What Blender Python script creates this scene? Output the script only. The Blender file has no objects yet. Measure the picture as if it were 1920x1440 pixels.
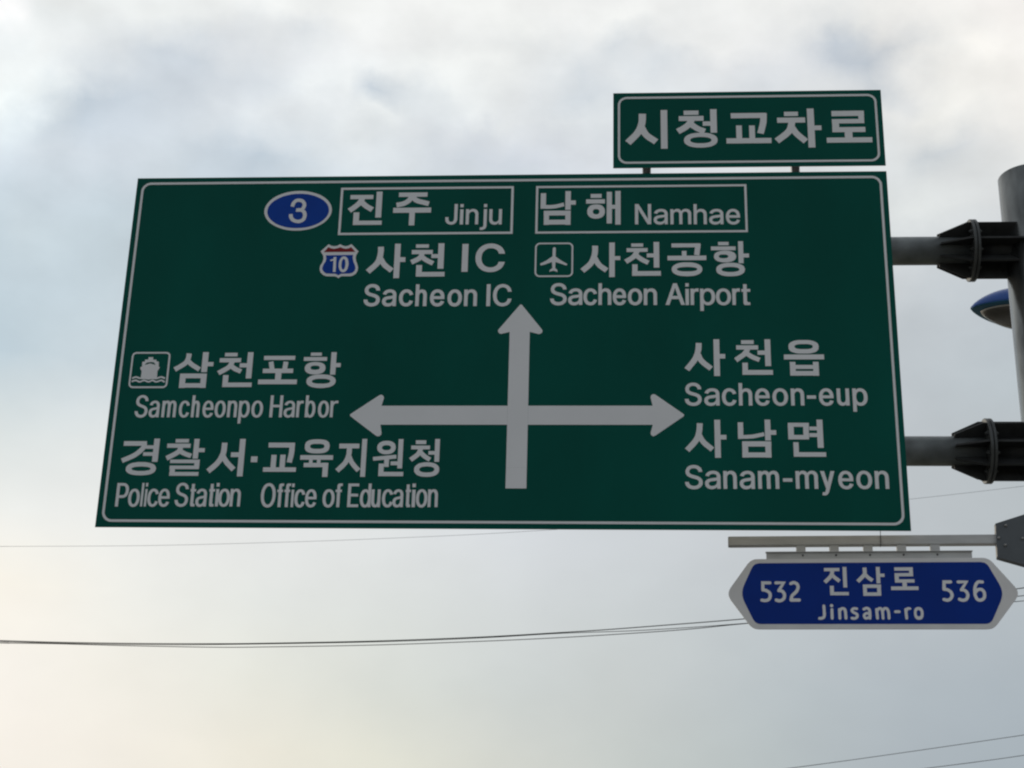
import bpy, bmesh, math, random, json
from mathutils import Vector, Matrix
from mathutils.geometry import delaunay_2d_cdt
random.seed(4)
sc = bpy.context.scene
C = sc.collection
rad = math.radians

# ------------------------------------------------------------------ camera
Z0 = 4.6                       # height of the big sign's bottom edge above the road
cam_d = bpy.data.cameras.new('camera'); cam = bpy.data.objects.new('camera', cam_d); C.objects.link(cam)
cam_d.sensor_width = 36.0
cam_d.lens = 3094.93 / 1920 * 36.0
cam_d.clip_end = 5000
yaw, pitch, roll = rad(4.13457), rad(21.89821), rad(-1.48009)
RM = Matrix.Rotation(yaw, 3, 'Z') @ Matrix.Rotation(pitch, 3, 'X') @ Matrix.Rotation(roll, 3, 'Y')
right, fwd, up = RM.col[0].copy(), RM.col[1].copy(), RM.col[2].copy()
M = Matrix((right, up, -fwd)).transposed().to_4x4()
M.translation = Vector((0.77133, -9.65753, Z0 - 2.93739))
cam.matrix_world = M
sc.camera = cam

# ------------------------------------------------------------------ view, sky and sun
sc.view_settings.view_transform = 'Standard'
sc.view_settings.look = 'None'
sc.view_settings.gamma = 1
sc.view_settings.use_curve_mapping = False
sc.view_settings.exposure = 0.0
sc.cycles.filter_width = 2.2
# cloud colours (linear RGB) by elevation and azimuth, degrees
SKY = json.loads(r'''[[9,[[-24.2,0.93,0.88,0.803],[-22.6,0.93,0.879,0.803],[-20.9,0.93,0.878,0.802],[-19.3,0.917,0.868,0.789],[-17.7,0.903,0.857,0.775],[-16.0,0.887,0.845,0.757],[-14.4,0.867,0.83,0.736],[-12.8,0.849,0.815,0.715],[-11.1,0.82,0.797,0.697],[-9.5,0.79,0.778,0.681],[-7.9,0.759,0.757,0.664],[-6.2,0.717,0.722,0.648],[-4.6,0.675,0.688,0.633],[-3.0,0.637,0.657,0.616],[-1.4,0.601,0.629,0.599],[0.3,0.565,0.602,0.582],[1.9,0.534,0.576,0.565],[3.5,0.504,0.549,0.548],[5.2,0.476,0.524,0.532],[6.8,0.452,0.501,0.521],[8.4,0.429,0.478,0.509],[10.1,0.413,0.464,0.5],[11.7,0.403,0.455,0.493],[13.3,0.393,0.447,0.487],[15.0,0.393,0.447,0.487],[16.6,0.394,0.448,0.488]]],[11.5,[[-24.2,0.937,0.895,0.826],[-22.6,0.936,0.894,0.824],[-20.9,0.932,0.891,0.82],[-19.3,0.914,0.881,0.807],[-17.7,0.898,0.871,0.795],[-16.0,0.87,0.851,0.778],[-14.4,0.835,0.828,0.757],[-12.8,0.803,0.805,0.735],[-11.1,0.768,0.777,0.716],[-9.5,0.733,0.75,0.697],[-7.9,0.698,0.723,0.679],[-6.2,0.666,0.695,0.664],[-4.6,0.634,0.667,0.648],[-3.0,0.61,0.644,0.632],[-1.4,0.592,0.626,0.617],[0.3,0.575,0.608,0.602],[1.9,0.549,0.587,0.589],[3.5,0.522,0.566,0.577],[5.2,0.496,0.545,0.565],[6.8,0.474,0.524,0.55],[8.4,0.453,0.504,0.536],[10.1,0.438,0.489,0.526],[11.7,0.428,0.481,0.519],[13.3,0.419,0.472,0.513],[15.0,0.419,0.473,0.513],[16.6,0.421,0.474,0.513]]],[14,[[-24.2,0.948,0.911,0.828],[-22.6,0.955,0.912,0.823],[-20.9,0.947,0.907,0.82],[-19.3,0.918,0.895,0.823],[-17.7,0.887,0.881,0.827],[-16.0,0.853,0.856,0.81],[-14.4,0.818,0.829,0.789],[-12.8,0.784,0.802,0.77],[-11.1,0.759,0.78,0.752],[-9.5,0.734,0.758,0.734],[-7.9,0.709,0.736,0.717],[-6.2,0.685,0.714,0.703],[-4.6,0.661,0.692,0.689],[-3.0,0.638,0.67,0.673],[-1.4,0.614,0.649,0.654],[0.3,0.591,0.628,0.637],[1.9,0.57,0.608,0.622],[3.5,0.549,0.589,0.607],[5.2,0.528,0.57,0.593],[6.8,0.51,0.551,0.577],[8.4,0.491,0.533,0.562],[10.1,0.477,0.518,0.55],[11.7,0.467,0.511,0.543],[13.3,0.458,0.504,0.536],[15.0,0.456,0.503,0.535],[16.6,0.457,0.504,0.536]]],[16.5,[[-24.2,0.847,0.863,0.832],[-22.6,0.856,0.869,0.837],[-20.9,0.859,0.869,0.839],[-19.3,0.856,0.864,0.839],[-17.7,0.852,0.858,0.837],[-16.0,0.835,0.842,0.826],[-14.4,0.817,0.825,0.814],[-12.8,0.798,0.809,0.802],[-11.1,0.781,0.796,0.792],[-9.5,0.763,0.783,0.781],[-7.9,0.741,0.765,0.769],[-6.2,0.717,0.743,0.756],[-4.6,0.693,0.721,0.744],[-3.0,0.67,0.7,0.726],[-1.4,0.647,0.679,0.705],[0.3,0.624,0.658,0.684],[1.9,0.603,0.637,0.663],[3.5,0.582,0.615,0.642],[5.2,0.562,0.594,0.621],[6.8,0.544,0.578,0.604],[8.4,0.526,0.562,0.588],[10.1,0.511,0.548,0.574],[11.7,0.5,0.54,0.565],[13.3,0.489,0.531,0.556],[15.0,0.485,0.527,0.552],[16.6,0.486,0.528,0.553]]],[19,[[-24.2,0.69,0.747,0.754],[-22.6,0.716,0.767,0.765],[-20.9,0.744,0.784,0.779],[-19.3,0.762,0.795,0.79],[-17.7,0.765,0.794,0.793],[-16.0,0.758,0.786,0.787],[-14.4,0.75,0.776,0.78],[-12.8,0.739,0.766,0.771],[-11.1,0.727,0.754,0.762],[-9.5,0.715,0.742,0.752],[-7.9,0.7,0.728,0.742],[-6.2,0.682,0.712,0.73],[-4.6,0.664,0.696,0.719],[-3.0,0.647,0.68,0.704],[-1.4,0.63,0.664,0.688],[0.3,0.614,0.648,0.671],[1.9,0.596,0.631,0.654],[3.5,0.579,0.614,0.637],[5.2,0.561,0.598,0.62],[6.8,0.545,0.582,0.605],[8.4,0.528,0.565,0.59],[10.1,0.513,0.551,0.576],[11.7,0.504,0.543,0.569],[13.3,0.495,0.536,0.561],[15.0,0.49,0.532,0.557],[16.6,0.49,0.533,0.558]]],[21.5,[[-24.2,0.52,0.624,0.689],[-22.6,0.529,0.63,0.691],[-20.9,0.584,0.676,0.727],[-19.3,0.6,0.68,0.726],[-17.7,0.618,0.685,0.726],[-16.0,0.636,0.697,0.734],[-14.4,0.654,0.709,0.741],[-12.8,0.663,0.712,0.742],[-11.1,0.664,0.709,0.738],[-9.5,0.663,0.705,0.733],[-7.9,0.654,0.696,0.725],[-6.2,0.641,0.684,0.715],[-4.6,0.627,0.672,0.704],[-3.0,0.616,0.66,0.692],[-1.4,0.606,0.647,0.679],[0.3,0.596,0.635,0.667],[1.9,0.585,0.624,0.654],[3.5,0.575,0.614,0.642],[5.2,0.565,0.604,0.629],[6.8,0.55,0.59,0.618],[8.4,0.535,0.576,0.606],[10.1,0.52,0.563,0.595],[11.7,0.509,0.557,0.589],[13.3,0.499,0.551,0.583],[15.0,0.493,0.547,0.579],[16.6,0.494,0.547,0.581]]],[24,[[-24.2,0.568,0.663,0.721],[-22.6,0.563,0.659,0.718],[-20.9,0.565,0.659,0.716],[-19.3,0.572,0.662,0.716],[-17.7,0.582,0.666,0.718],[-16.0,0.593,0.671,0.721],[-14.4,0.606,0.677,0.724],[-12.8,0.615,0.682,0.727],[-11.1,0.622,0.685,0.729],[-9.5,0.629,0.687,0.731],[-7.9,0.628,0.685,0.727],[-6.2,0.624,0.68,0.72],[-4.6,0.62,0.675,0.713],[-3.0,0.616,0.667,0.704],[-1.4,0.611,0.658,0.694],[0.3,0.607,0.65,0.684],[1.9,0.604,0.643,0.675],[3.5,0.601,0.637,0.666],[5.2,0.599,0.632,0.658],[6.8,0.584,0.62,0.646],[8.4,0.568,0.607,0.635],[10.1,0.554,0.595,0.625],[11.7,0.542,0.586,0.619],[13.3,0.53,0.576,0.612],[15.0,0.519,0.567,0.606],[16.6,0.523,0.569,0.609]]],[25.5,[[-24.2,0.576,0.665,0.723],[-22.6,0.623,0.716,0.768],[-20.9,0.574,0.664,0.719],[-19.3,0.576,0.665,0.718],[-17.7,0.586,0.67,0.722],[-16.0,0.598,0.675,0.726],[-14.4,0.608,0.679,0.73],[-12.8,0.616,0.683,0.732],[-11.1,0.622,0.688,0.734],[-9.5,0.629,0.692,0.737],[-7.9,0.63,0.691,0.734],[-6.2,0.629,0.688,0.731],[-4.6,0.628,0.684,0.727],[-3.0,0.627,0.681,0.719],[-1.4,0.626,0.676,0.711],[0.3,0.625,0.672,0.704],[1.9,0.627,0.669,0.696],[3.5,0.63,0.667,0.689],[5.2,0.634,0.664,0.682],[6.8,0.626,0.657,0.675],[8.4,0.617,0.649,0.669],[10.1,0.608,0.642,0.664],[11.7,0.589,0.627,0.653],[13.3,0.574,0.613,0.644],[15.0,0.564,0.605,0.639],[16.6,0.578,0.616,0.647]]],[26.6,[[-24.2,0.607,0.688,0.747],[-22.6,0.596,0.68,0.738],[-20.9,0.578,0.663,0.721],[-19.3,0.566,0.653,0.71],[-17.7,0.578,0.661,0.715],[-16.0,0.594,0.67,0.723],[-14.4,0.608,0.678,0.729],[-12.8,0.62,0.687,0.736],[-11.1,0.631,0.695,0.742],[-9.5,0.642,0.703,0.747],[-7.9,0.639,0.7,0.745],[-6.2,0.635,0.696,0.742],[-4.6,0.631,0.692,0.739],[-3.0,0.633,0.691,0.733],[-1.4,0.636,0.69,0.727],[0.3,0.639,0.689,0.722],[1.9,0.646,0.69,0.716],[3.5,0.655,0.692,0.71],[5.2,0.664,0.695,0.705],[6.8,0.663,0.692,0.702],[8.4,0.659,0.69,0.699],[10.1,0.657,0.688,0.698],[11.7,0.65,0.681,0.693],[13.3,0.646,0.675,0.689],[15.0,0.647,0.673,0.687],[16.6,0.663,0.686,0.696]]],[27.6,[[-24.2,0.649,0.721,0.781],[-22.6,0.634,0.707,0.767],[-20.9,0.618,0.692,0.751],[-19.3,0.604,0.679,0.737],[-17.7,0.603,0.678,0.734],[-16.0,0.606,0.679,0.733],[-14.4,0.612,0.682,0.734],[-12.8,0.629,0.694,0.743],[-11.1,0.644,0.705,0.752],[-9.5,0.657,0.715,0.76],[-7.9,0.65,0.711,0.758],[-6.2,0.641,0.705,0.754],[-4.6,0.632,0.7,0.751],[-3.0,0.637,0.701,0.748],[-1.4,0.645,0.702,0.744],[0.3,0.653,0.704,0.741],[1.9,0.665,0.71,0.737],[3.5,0.679,0.717,0.733],[5.2,0.694,0.725,0.729],[6.8,0.699,0.728,0.728],[8.4,0.698,0.727,0.727],[10.1,0.715,0.745,0.743],[11.7,0.75,0.778,0.772],[13.3,0.698,0.721,0.725],[15.0,0.7,0.719,0.724],[16.6,0.708,0.727,0.731]]],[28.5,[[-24.2,0.691,0.758,0.804],[-22.6,0.668,0.734,0.788],[-20.9,0.651,0.716,0.774],[-19.3,0.647,0.711,0.77],[-17.7,0.657,0.726,0.78],[-16.0,0.605,0.678,0.738],[-14.4,0.542,0.624,0.697],[-12.8,0.617,0.686,0.741],[-11.1,0.668,0.726,0.769],[-9.5,0.688,0.74,0.779],[-7.9,0.677,0.731,0.775],[-6.2,0.664,0.72,0.77],[-4.6,0.651,0.711,0.765],[-3.0,0.654,0.71,0.761],[-1.4,0.66,0.712,0.758],[0.3,0.667,0.713,0.755],[1.9,0.678,0.718,0.75],[3.5,0.689,0.724,0.746],[5.2,0.701,0.729,0.742],[6.8,0.704,0.73,0.74],[8.4,0.703,0.731,0.739],[10.1,0.718,0.747,0.75],[11.7,0.729,0.756,0.757],[13.3,0.72,0.742,0.745],[15.0,0.736,0.753,0.754],[16.6,0.747,0.762,0.761]]],[29.4,[[-24.2,0.774,0.837,0.863],[-22.6,0.652,0.724,0.78],[-20.9,0.576,0.652,0.726],[-19.3,0.63,0.694,0.757],[-17.7,0.644,0.707,0.764],[-16.0,0.637,0.703,0.759],[-14.4,0.545,0.626,0.701],[-12.8,0.615,0.684,0.741],[-11.1,0.694,0.748,0.786],[-9.5,0.721,0.767,0.798],[-7.9,0.706,0.752,0.792],[-6.2,0.66,0.711,0.768],[-4.6,0.663,0.712,0.773],[-3.0,0.675,0.72,0.775],[-1.4,0.678,0.72,0.771],[0.3,0.682,0.721,0.766],[1.9,0.689,0.723,0.762],[3.5,0.697,0.727,0.757],[5.2,0.706,0.73,0.753],[6.8,0.708,0.732,0.751],[8.4,0.711,0.737,0.75],[10.1,0.709,0.738,0.746],[11.7,0.611,0.654,0.686],[13.3,0.719,0.739,0.745],[15.0,0.786,0.79,0.778],[16.6,0.803,0.802,0.785]]],[30.2,[[-24.2,0.938,0.992,0.987],[-22.6,0.768,0.828,0.858],[-20.9,0.554,0.633,0.711],[-19.3,0.626,0.691,0.755],[-17.7,0.652,0.712,0.768],[-16.0,0.678,0.733,0.781],[-14.4,0.679,0.735,0.78],[-12.8,0.702,0.754,0.791],[-11.1,0.735,0.781,0.809],[-9.5,0.759,0.798,0.819],[-7.9,0.743,0.781,0.81],[-6.2,0.714,0.755,0.794],[-4.6,0.704,0.744,0.79],[-3.0,0.709,0.747,0.791],[-1.4,0.706,0.743,0.785],[0.3,0.705,0.742,0.781],[1.9,0.707,0.741,0.776],[3.5,0.712,0.742,0.771],[5.2,0.716,0.742,0.767],[6.8,0.724,0.748,0.765],[8.4,0.735,0.757,0.766],[10.1,0.747,0.767,0.765],[11.7,0.762,0.777,0.77],[13.3,0.822,0.824,0.803],[15.0,0.841,0.831,0.804],[16.6,0.854,0.838,0.807]]],[31,[[-24.2,0.865,0.902,0.903],[-22.6,0.899,0.942,0.943],[-20.9,0.756,0.801,0.83],[-19.3,0.678,0.733,0.783],[-17.7,0.631,0.692,0.753],[-16.0,0.681,0.733,0.782],[-14.4,0.769,0.815,0.846],[-12.8,0.76,0.8,0.826],[-11.1,0.79,0.827,0.844],[-9.5,0.852,0.889,0.892],[-7.9,0.726,0.77,0.8],[-6.2,0.87,0.904,0.908],[-4.6,0.801,0.831,0.846],[-3.0,0.753,0.788,0.813],[-1.4,0.774,0.815,0.84],[0.3,0.731,0.768,0.797],[1.9,0.73,0.765,0.792],[3.5,0.729,0.761,0.786],[5.2,0.727,0.757,0.78],[6.8,0.738,0.763,0.779],[8.4,0.751,0.771,0.777],[10.1,0.78,0.792,0.783],[11.7,0.874,0.875,0.845],[13.3,0.912,0.905,0.866],[15.0,0.864,0.849,0.817],[16.6,0.862,0.846,0.814]]],[31.8,[[-24.2,0.826,0.868,0.878],[-22.6,0.861,0.892,0.892],[-20.9,0.83,0.863,0.873],[-19.3,0.727,0.772,0.809],[-17.7,0.624,0.686,0.748],[-16.0,0.678,0.73,0.78],[-14.4,0.698,0.746,0.791],[-12.8,0.84,0.878,0.893],[-11.1,0.844,0.879,0.887],[-9.5,0.561,0.63,0.697],[-7.9,0.832,0.864,0.87],[-6.2,0.871,0.897,0.892],[-4.6,0.809,0.832,0.836],[-3.0,0.723,0.76,0.786],[-1.4,0.658,0.708,0.75],[0.3,0.754,0.789,0.809],[1.9,0.757,0.789,0.808],[3.5,0.748,0.778,0.798],[5.2,0.694,0.729,0.762],[6.8,0.73,0.755,0.774],[8.4,0.693,0.72,0.741],[10.1,0.63,0.664,0.693],[11.7,0.821,0.818,0.796],[13.3,0.887,0.877,0.842],[15.0,0.877,0.862,0.829],[16.6,0.87,0.854,0.822]]],[32.6,[[-24.2,1.005,1.027,0.994],[-22.6,0.859,0.889,0.887],[-20.9,0.849,0.884,0.888],[-19.3,0.812,0.845,0.858],[-17.7,0.758,0.799,0.828],[-16.0,0.757,0.795,0.826],[-14.4,0.769,0.804,0.833],[-12.8,0.791,0.821,0.841],[-11.1,0.863,0.888,0.89],[-9.5,0.857,0.888,0.892],[-7.9,0.883,0.905,0.899],[-6.2,0.924,0.944,0.929],[-4.6,0.832,0.851,0.849],[-3.0,0.749,0.782,0.8],[-1.4,0.687,0.73,0.764],[0.3,0.756,0.787,0.805],[1.9,0.684,0.725,0.76],[3.5,0.778,0.798,0.811],[5.2,0.727,0.752,0.777],[6.8,0.733,0.753,0.772],[8.4,0.533,0.583,0.642],[10.1,0.529,0.576,0.629],[11.7,0.691,0.71,0.722],[13.3,0.945,0.931,0.888],[15.0,0.9,0.883,0.848],[16.6,0.878,0.858,0.829]]],[33.4,[[-24.2,0.896,0.914,0.898],[-22.6,0.886,0.907,0.894],[-20.9,0.858,0.884,0.879],[-19.3,0.858,0.884,0.881],[-17.7,0.904,0.931,0.924],[-16.0,0.834,0.86,0.867],[-14.4,0.833,0.857,0.865],[-12.8,0.761,0.796,0.821],[-11.1,0.846,0.864,0.866],[-9.5,0.858,0.872,0.869],[-7.9,0.855,0.87,0.865],[-6.2,0.853,0.868,0.861],[-4.6,0.83,0.85,0.846],[-3.0,0.788,0.813,0.821],[-1.4,0.798,0.821,0.827],[0.3,0.703,0.747,0.781],[1.9,0.831,0.847,0.848],[3.5,0.874,0.886,0.879],[5.2,0.839,0.849,0.848],[6.8,0.765,0.781,0.791],[8.4,0.545,0.595,0.651],[10.1,0.643,0.674,0.701],[11.7,0.825,0.821,0.8],[13.3,0.879,0.873,0.847],[15.0,0.896,0.876,0.846],[16.6,0.886,0.862,0.837]]],[34.2,[[-24.2,0.892,0.911,0.895],[-22.6,0.884,0.905,0.892],[-20.9,0.876,0.899,0.889],[-19.3,0.873,0.896,0.888],[-17.7,0.875,0.896,0.888],[-16.0,0.878,0.896,0.888],[-14.4,0.936,0.954,0.938],[-12.8,0.87,0.886,0.88],[-11.1,0.876,0.889,0.88],[-9.5,0.88,0.891,0.879],[-7.9,0.876,0.887,0.876],[-6.2,0.875,0.886,0.874],[-4.6,0.915,0.929,0.91],[-3.0,0.848,0.863,0.857],[-1.4,0.857,0.87,0.862],[0.3,0.934,0.947,0.929],[1.9,0.885,0.896,0.885],[3.5,0.854,0.864,0.857],[5.2,0.844,0.853,0.845],[6.8,0.826,0.835,0.827],[8.4,0.754,0.773,0.778],[10.1,0.804,0.81,0.797],[11.7,0.869,0.859,0.829],[13.3,0.89,0.874,0.844],[15.0,0.888,0.866,0.84],[16.6,0.888,0.863,0.839]]],[35,[[-24.2,0.892,0.91,0.895],[-22.6,0.883,0.904,0.892],[-20.9,0.875,0.899,0.889],[-19.3,0.873,0.896,0.888],[-17.7,0.875,0.896,0.888],[-16.0,0.878,0.896,0.888],[-14.4,0.882,0.897,0.888],[-12.8,0.887,0.9,0.888],[-11.1,0.892,0.903,0.888],[-9.5,0.896,0.904,0.887],[-7.9,0.893,0.902,0.885],[-6.2,0.891,0.899,0.882],[-4.6,0.891,0.899,0.882],[-3.0,0.883,0.891,0.877],[-1.4,0.877,0.886,0.874],[0.3,0.875,0.883,0.874],[1.9,0.87,0.879,0.868],[3.5,0.867,0.875,0.863],[5.2,0.864,0.873,0.857],[6.8,0.862,0.868,0.85],[8.4,0.857,0.859,0.838],[10.1,0.865,0.861,0.833],[11.7,0.873,0.863,0.832],[13.3,0.88,0.864,0.835],[15.0,0.885,0.863,0.837],[16.6,0.888,0.863,0.839]]]]''')
SUN_EL, SUN_AZ = rad(14), rad(-48)       # low, ahead and to the left (azimuth measured from +Y towards +X)
w = bpy.data.worlds.new('World'); sc.world = w; w.use_nodes = True
nt = w.node_tree; N = nt.nodes; L = nt.links; N.clear()
def nd(t, **k):
    n = N.new(t)
    for a, b in k.items(): setattr(n, a, b)
    return n
def math_(op, a, b=None, c=None, clamp=False):
    n = nd('ShaderNodeMath', operation=op); n.use_clamp = clamp
    for i, v in enumerate((a, b, c)):
        if v is None: continue
        if hasattr(v, 'links'): L.new(v, n.inputs[i])
        else: n.inputs[i].default_value = v
    return n.outputs[0]
out = nd('ShaderNodeOutputWorld'); bg = nd('ShaderNodeBackground'); bg.inputs[1].default_value = 0.1
L.new(bg.outputs[0], out.inputs[0])
tc = nd('ShaderNodeTexCoord')
def noise(scale, detail, rough=.5, off=(0, 0, 0), stretch=(1, 1, 1)):
    mp = nd('ShaderNodeMapping'); mp.inputs['Location'].default_value = off; mp.inputs['Scale'].default_value = stretch
    L.new(tc.outputs['Generated'], mp.inputs[0])
    n = nd('ShaderNodeTexNoise'); n.inputs['Scale'].default_value = scale; n.inputs['Detail'].default_value = detail
    n.inputs['Roughness'].default_value = rough
    L.new(mp.outputs[0], n.inputs['Vector']); return n.outputs[0]
sp = nd('ShaderNodeSeparateXYZ'); L.new(tc.outputs['Generated'], sp.inputs[0])
az = math_('MULTIPLY', math_('ARCTAN2', sp.outputs[0], sp.outputs[1]), 180 / math.pi)
el = math_('MULTIPLY', math_('ARCSINE', sp.outputs[2]), 180 / math.pi)
# the cloud sheet is ragged higher up and smooth towards the horizon
high = nd('ShaderNodeMapRange'); high.interpolation_type = 'SMOOTHSTEP'
L.new(el, high.inputs[0]); high.inputs[1].default_value = 17; high.inputs[2].default_value = 30
high.inputs[3].default_value = 0.25; high.inputs[4].default_value = 1
hi = high.outputs[0]
n1, n2, n3 = noise(16, 5, .55), noise(16, 5, .55, (5, 3, 8)), noise(19, 5, .5, (2, 7, 1), (1, 1, 1.5))
az2 = math_('ADD', az, math_('MULTIPLY', math_('MULTIPLY', math_('SUBTRACT', n1, .5), 4.5), hi))
el2 = math_('ADD', el, math_('MULTIPLY', math_('MULTIPLY', math_('SUBTRACT', n2, .5), 3.5), hi))
azf = math_('MULTIPLY_ADD', az2, 1 / 360, .5)
REAR, WARM, COOL = (.37, .395, .43), (.62, .59, .53), (.40, .43, .47)
def ramp(row, left, rt):
    r = nd('ShaderNodeValToRGB'); cr = r.color_ramp; cr.interpolation = 'CARDINAL'
    pts = [(-180, REAR), (-100, tuple((a + b) / 2 for a, b in zip(REAR, left))), (-50, left)]
    pts += [(a[0], a[1:]) for a in row] + [(50, rt), (110, tuple((a + b) / 2 for a, b in zip(REAR, rt))), (180, REAR)]
    while len(cr.elements) < len(pts): cr.elements.new(.5)
    for e_, (a, c_) in zip(cr.elements, pts):
        e_.position = a / 360 + .5
    for e_, (a, c_) in zip(cr.elements, pts):
        e_.color = (*c_, 1)
    L.new(azf, r.inputs[0]); return r.outputs[0]
prev = None
rows = SKY + [[52, [[a[0], .60, .63, .66] for a in SKY[-1][1]]], [85, [[a[0], .50, .53, .57] for a in SKY[-1][1]]]]
for i, (e_, row) in enumerate(rows):
    t = min(max((e_ - 9) / 26, 0), 1)
    lf = tuple(a * (1 - t) + b * t for a, b in zip(WARM, (.60, .62, .64))); rt = tuple(a * (1 - t) + b * t for a, b in zip(COOL, (.58, .60, .62)))
    if e_ > 60: lf = rt = (.50, .53, .57)
    c_ = ramp(row, lf, rt)
    if prev is None: prev = c_; continue
    e0 = rows[i - 1][0]
    mr = nd('ShaderNodeMapRange'); mr.interpolation_type = 'LINEAR'; L.new(el2, mr.inputs[0])
    mr.inputs[1].default_value = e0; mr.inputs[2].default_value = e_
    mx = nd('ShaderNodeMix', data_type='RGBA'); L.new(mr.outputs[0], mx.inputs[0]); L.new(prev, mx.inputs[6]); L.new(c_, mx.inputs[7])
    prev = mx.outputs[2]
# billow texture of the clouds, a few per cent
bil = math_('ADD', math_('MULTIPLY', math_('MULTIPLY', math_('SUBTRACT', n3, .49), .40), hi), 1.0)
vm = nd('ShaderNodeVectorMath', operation='SCALE'); L.new(prev, vm.inputs[0]); L.new(math_('MULTIPLY', bil, 10), vm.inputs['Scale'])
sky = nd('ShaderNodeTexSky'); sky.sky_type = 'NISHITA'; sky.sun_disc = False
sky.sun_elevation = SUN_EL; sky.sun_rotation = SUN_AZ
mx = nd('ShaderNodeMix', data_type='RGBA'); mx.inputs[0].default_value = .015
L.new(vm.outputs[0], mx.inputs[6]); L.new(sky.outputs[0], mx.inputs[7]); L.new(mx.outputs[2], bg.inputs[0])
sd = bpy.data.lights.new('sun', 'SUN'); sun = bpy.data.objects.new('sun', sd); C.objects.link(sun)
sd.energy = 1.5; sd.angle = rad(12); sd.color = (1, .86, .68)
sun_dir = Vector((math.sin(SUN_AZ) * math.cos(SUN_EL), math.cos(SUN_AZ) * math.cos(SUN_EL), math.sin(SUN_EL)))
sun.rotation_euler = sun_dir.to_track_quat('Z', 'Y').to_euler(); sun.location = (-10, 20, 12)

# ------------------------------------------------------------------ materials
def mat(name, col, rough=.5, metal=0., spec=.5, var=.0, scale=6., bump=0., col2=None, streak=1.):
    m = bpy.data.materials.new(name); m.use_nodes = True; t = m.node_tree; p = t.nodes['Principled BSDF']
    p.inputs['Roughness'].default_value = rough; p.inputs['Metallic'].default_value = metal
    p.inputs['Specular IOR Level'].default_value = spec; p.inputs['Base Color'].default_value = (*col, 1)
    if var or bump:
        g = t.nodes.new('ShaderNodeTexCoord'); mp = t.nodes.new('ShaderNodeMapping'); mp.inputs['Scale'].default_value = (1, 1, streak)
        n = t.nodes.new('ShaderNodeTexNoise'); n.inputs['Scale'].default_value = scale; n.inputs['Detail'].default_value = 6
        t.links.new(g.outputs['Object'], mp.inputs[0]); t.links.new(mp.outputs[0], n.inputs['Vector'])
        r = t.nodes.new('ShaderNodeValToRGB'); r.color_ramp.elements[0].position = .3; r.color_ramp.elements[1].position = .7
        c2 = col2 or tuple(min(1, c * (1 + var)) for c in col)
        r.color_ramp.elements[0].color = (*[c * (1 - var) for c in col], 1); r.color_ramp.elements[1].color = (*c2, 1)
        t.links.new(n.outputs[0], r.inputs[0]); t.links.new(r.outputs[0], p.inputs['Base Color'])
        if bump:
            b = t.nodes.new('ShaderNodeBump'); b.inputs['Strength'].default_value = bump; b.inputs['Distance'].default_value = .01
            t.links.new(n.outputs[0], b.inputs['Height']); t.links.new(b.outputs[0], p.inputs['Normal'])
    return m
MT = dict(
    green=mat('green_reflective_film', (.0005, .093, .070), .5, 0, .08, var=.13, scale=1.3, streak=.5),
    white=mat('white_reflective_film', (.84, .855, .865), .5, 0, .2, var=.03, scale=2.2),
    blue=mat('blue_reflective_film', (.002, .055, .37), .5, 0, .15, var=.08, scale=5),
    navy=mat('navy_reflective_film', (.0008, .034, .28), .5, 0, .15, var=.08, scale=3),
    red=mat('red_reflective_film', (.25, .012, .016), .5, 0, .2, var=.1, scale=6),
    greywhite=mat('weathered_white_board', (.80, .80, .79), .55, 0, .2, var=.06, scale=4),
    galv=mat('galvanised_steel', (.12, .13, .13), .26, .8, .5, var=.38, scale=14, bump=.10, streak=.4),
    arm=mat('galvanised_pipe', (.22, .245, .25), .5, .5, .5, var=.25, scale=8, bump=.06),
    dark=mat('dark_weathered_steel', (.035, .038, .038), .6, .3, .4, var=.3, scale=12),
    ring=mat('flange_steel', (.085, .092, .092), .5, .6, .5, var=.25, scale=12),
    clamp=mat('dark_grey_bracket_paint', (.105, .12, .13), .5, .1, .4, var=.1, scale=9),
    alu=mat('dull_aluminium', (.56, .57, .56), .55, .15, .5, var=.10, scale=5, streak=6),
    bolt=mat('bolt_steel', (.38, .38, .37), .4, .8, .5),
    edge=mat('pale_plate_edge', (.30, .29, .27), .6, 0, .3, var=.1),
    lampblue=mat('blue_lamp_paint', (.010, .07, .30), .25, .1, .5, var=.08, scale=4),
    lampteal=mat('teal_lamp_rim', (.006, .11, .20), .4, .1, .5, var=.08, scale=4),
    lens=mat('grey_lamp_glass', (.085, .08, .07), .22, 0, .5, var=.25, scale=5),
    lampgrey=mat('pale_lamp_trim', (.5, .5, .48), .5, 0, .4, var=.05),
    cable=mat('black_cable_sheath', (.018, .02, .018), .6, 0, .3, var=.1),
    thincable=mat('grey_overhead_wire', (.24, .25, .26), .5, .3, .3, var=.1),
    asphalt=mat('asphalt', (.07, .068, .066), .9, 0, .3, var=.25, scale=40, bump=.4),
    concrete=mat('concrete', (.28, .275, .26), .85, 0, .3, var=.15, scale=14, bump=.3),
    grass=mat('grass_ground', (.15, .13, .075), .95, 0, .2, var=.4, scale=3, bump=.5),
    paint=mat('road_paint', (.7, .7, .68), .7, 0, .3, var=.1, scale=30),
)

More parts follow.
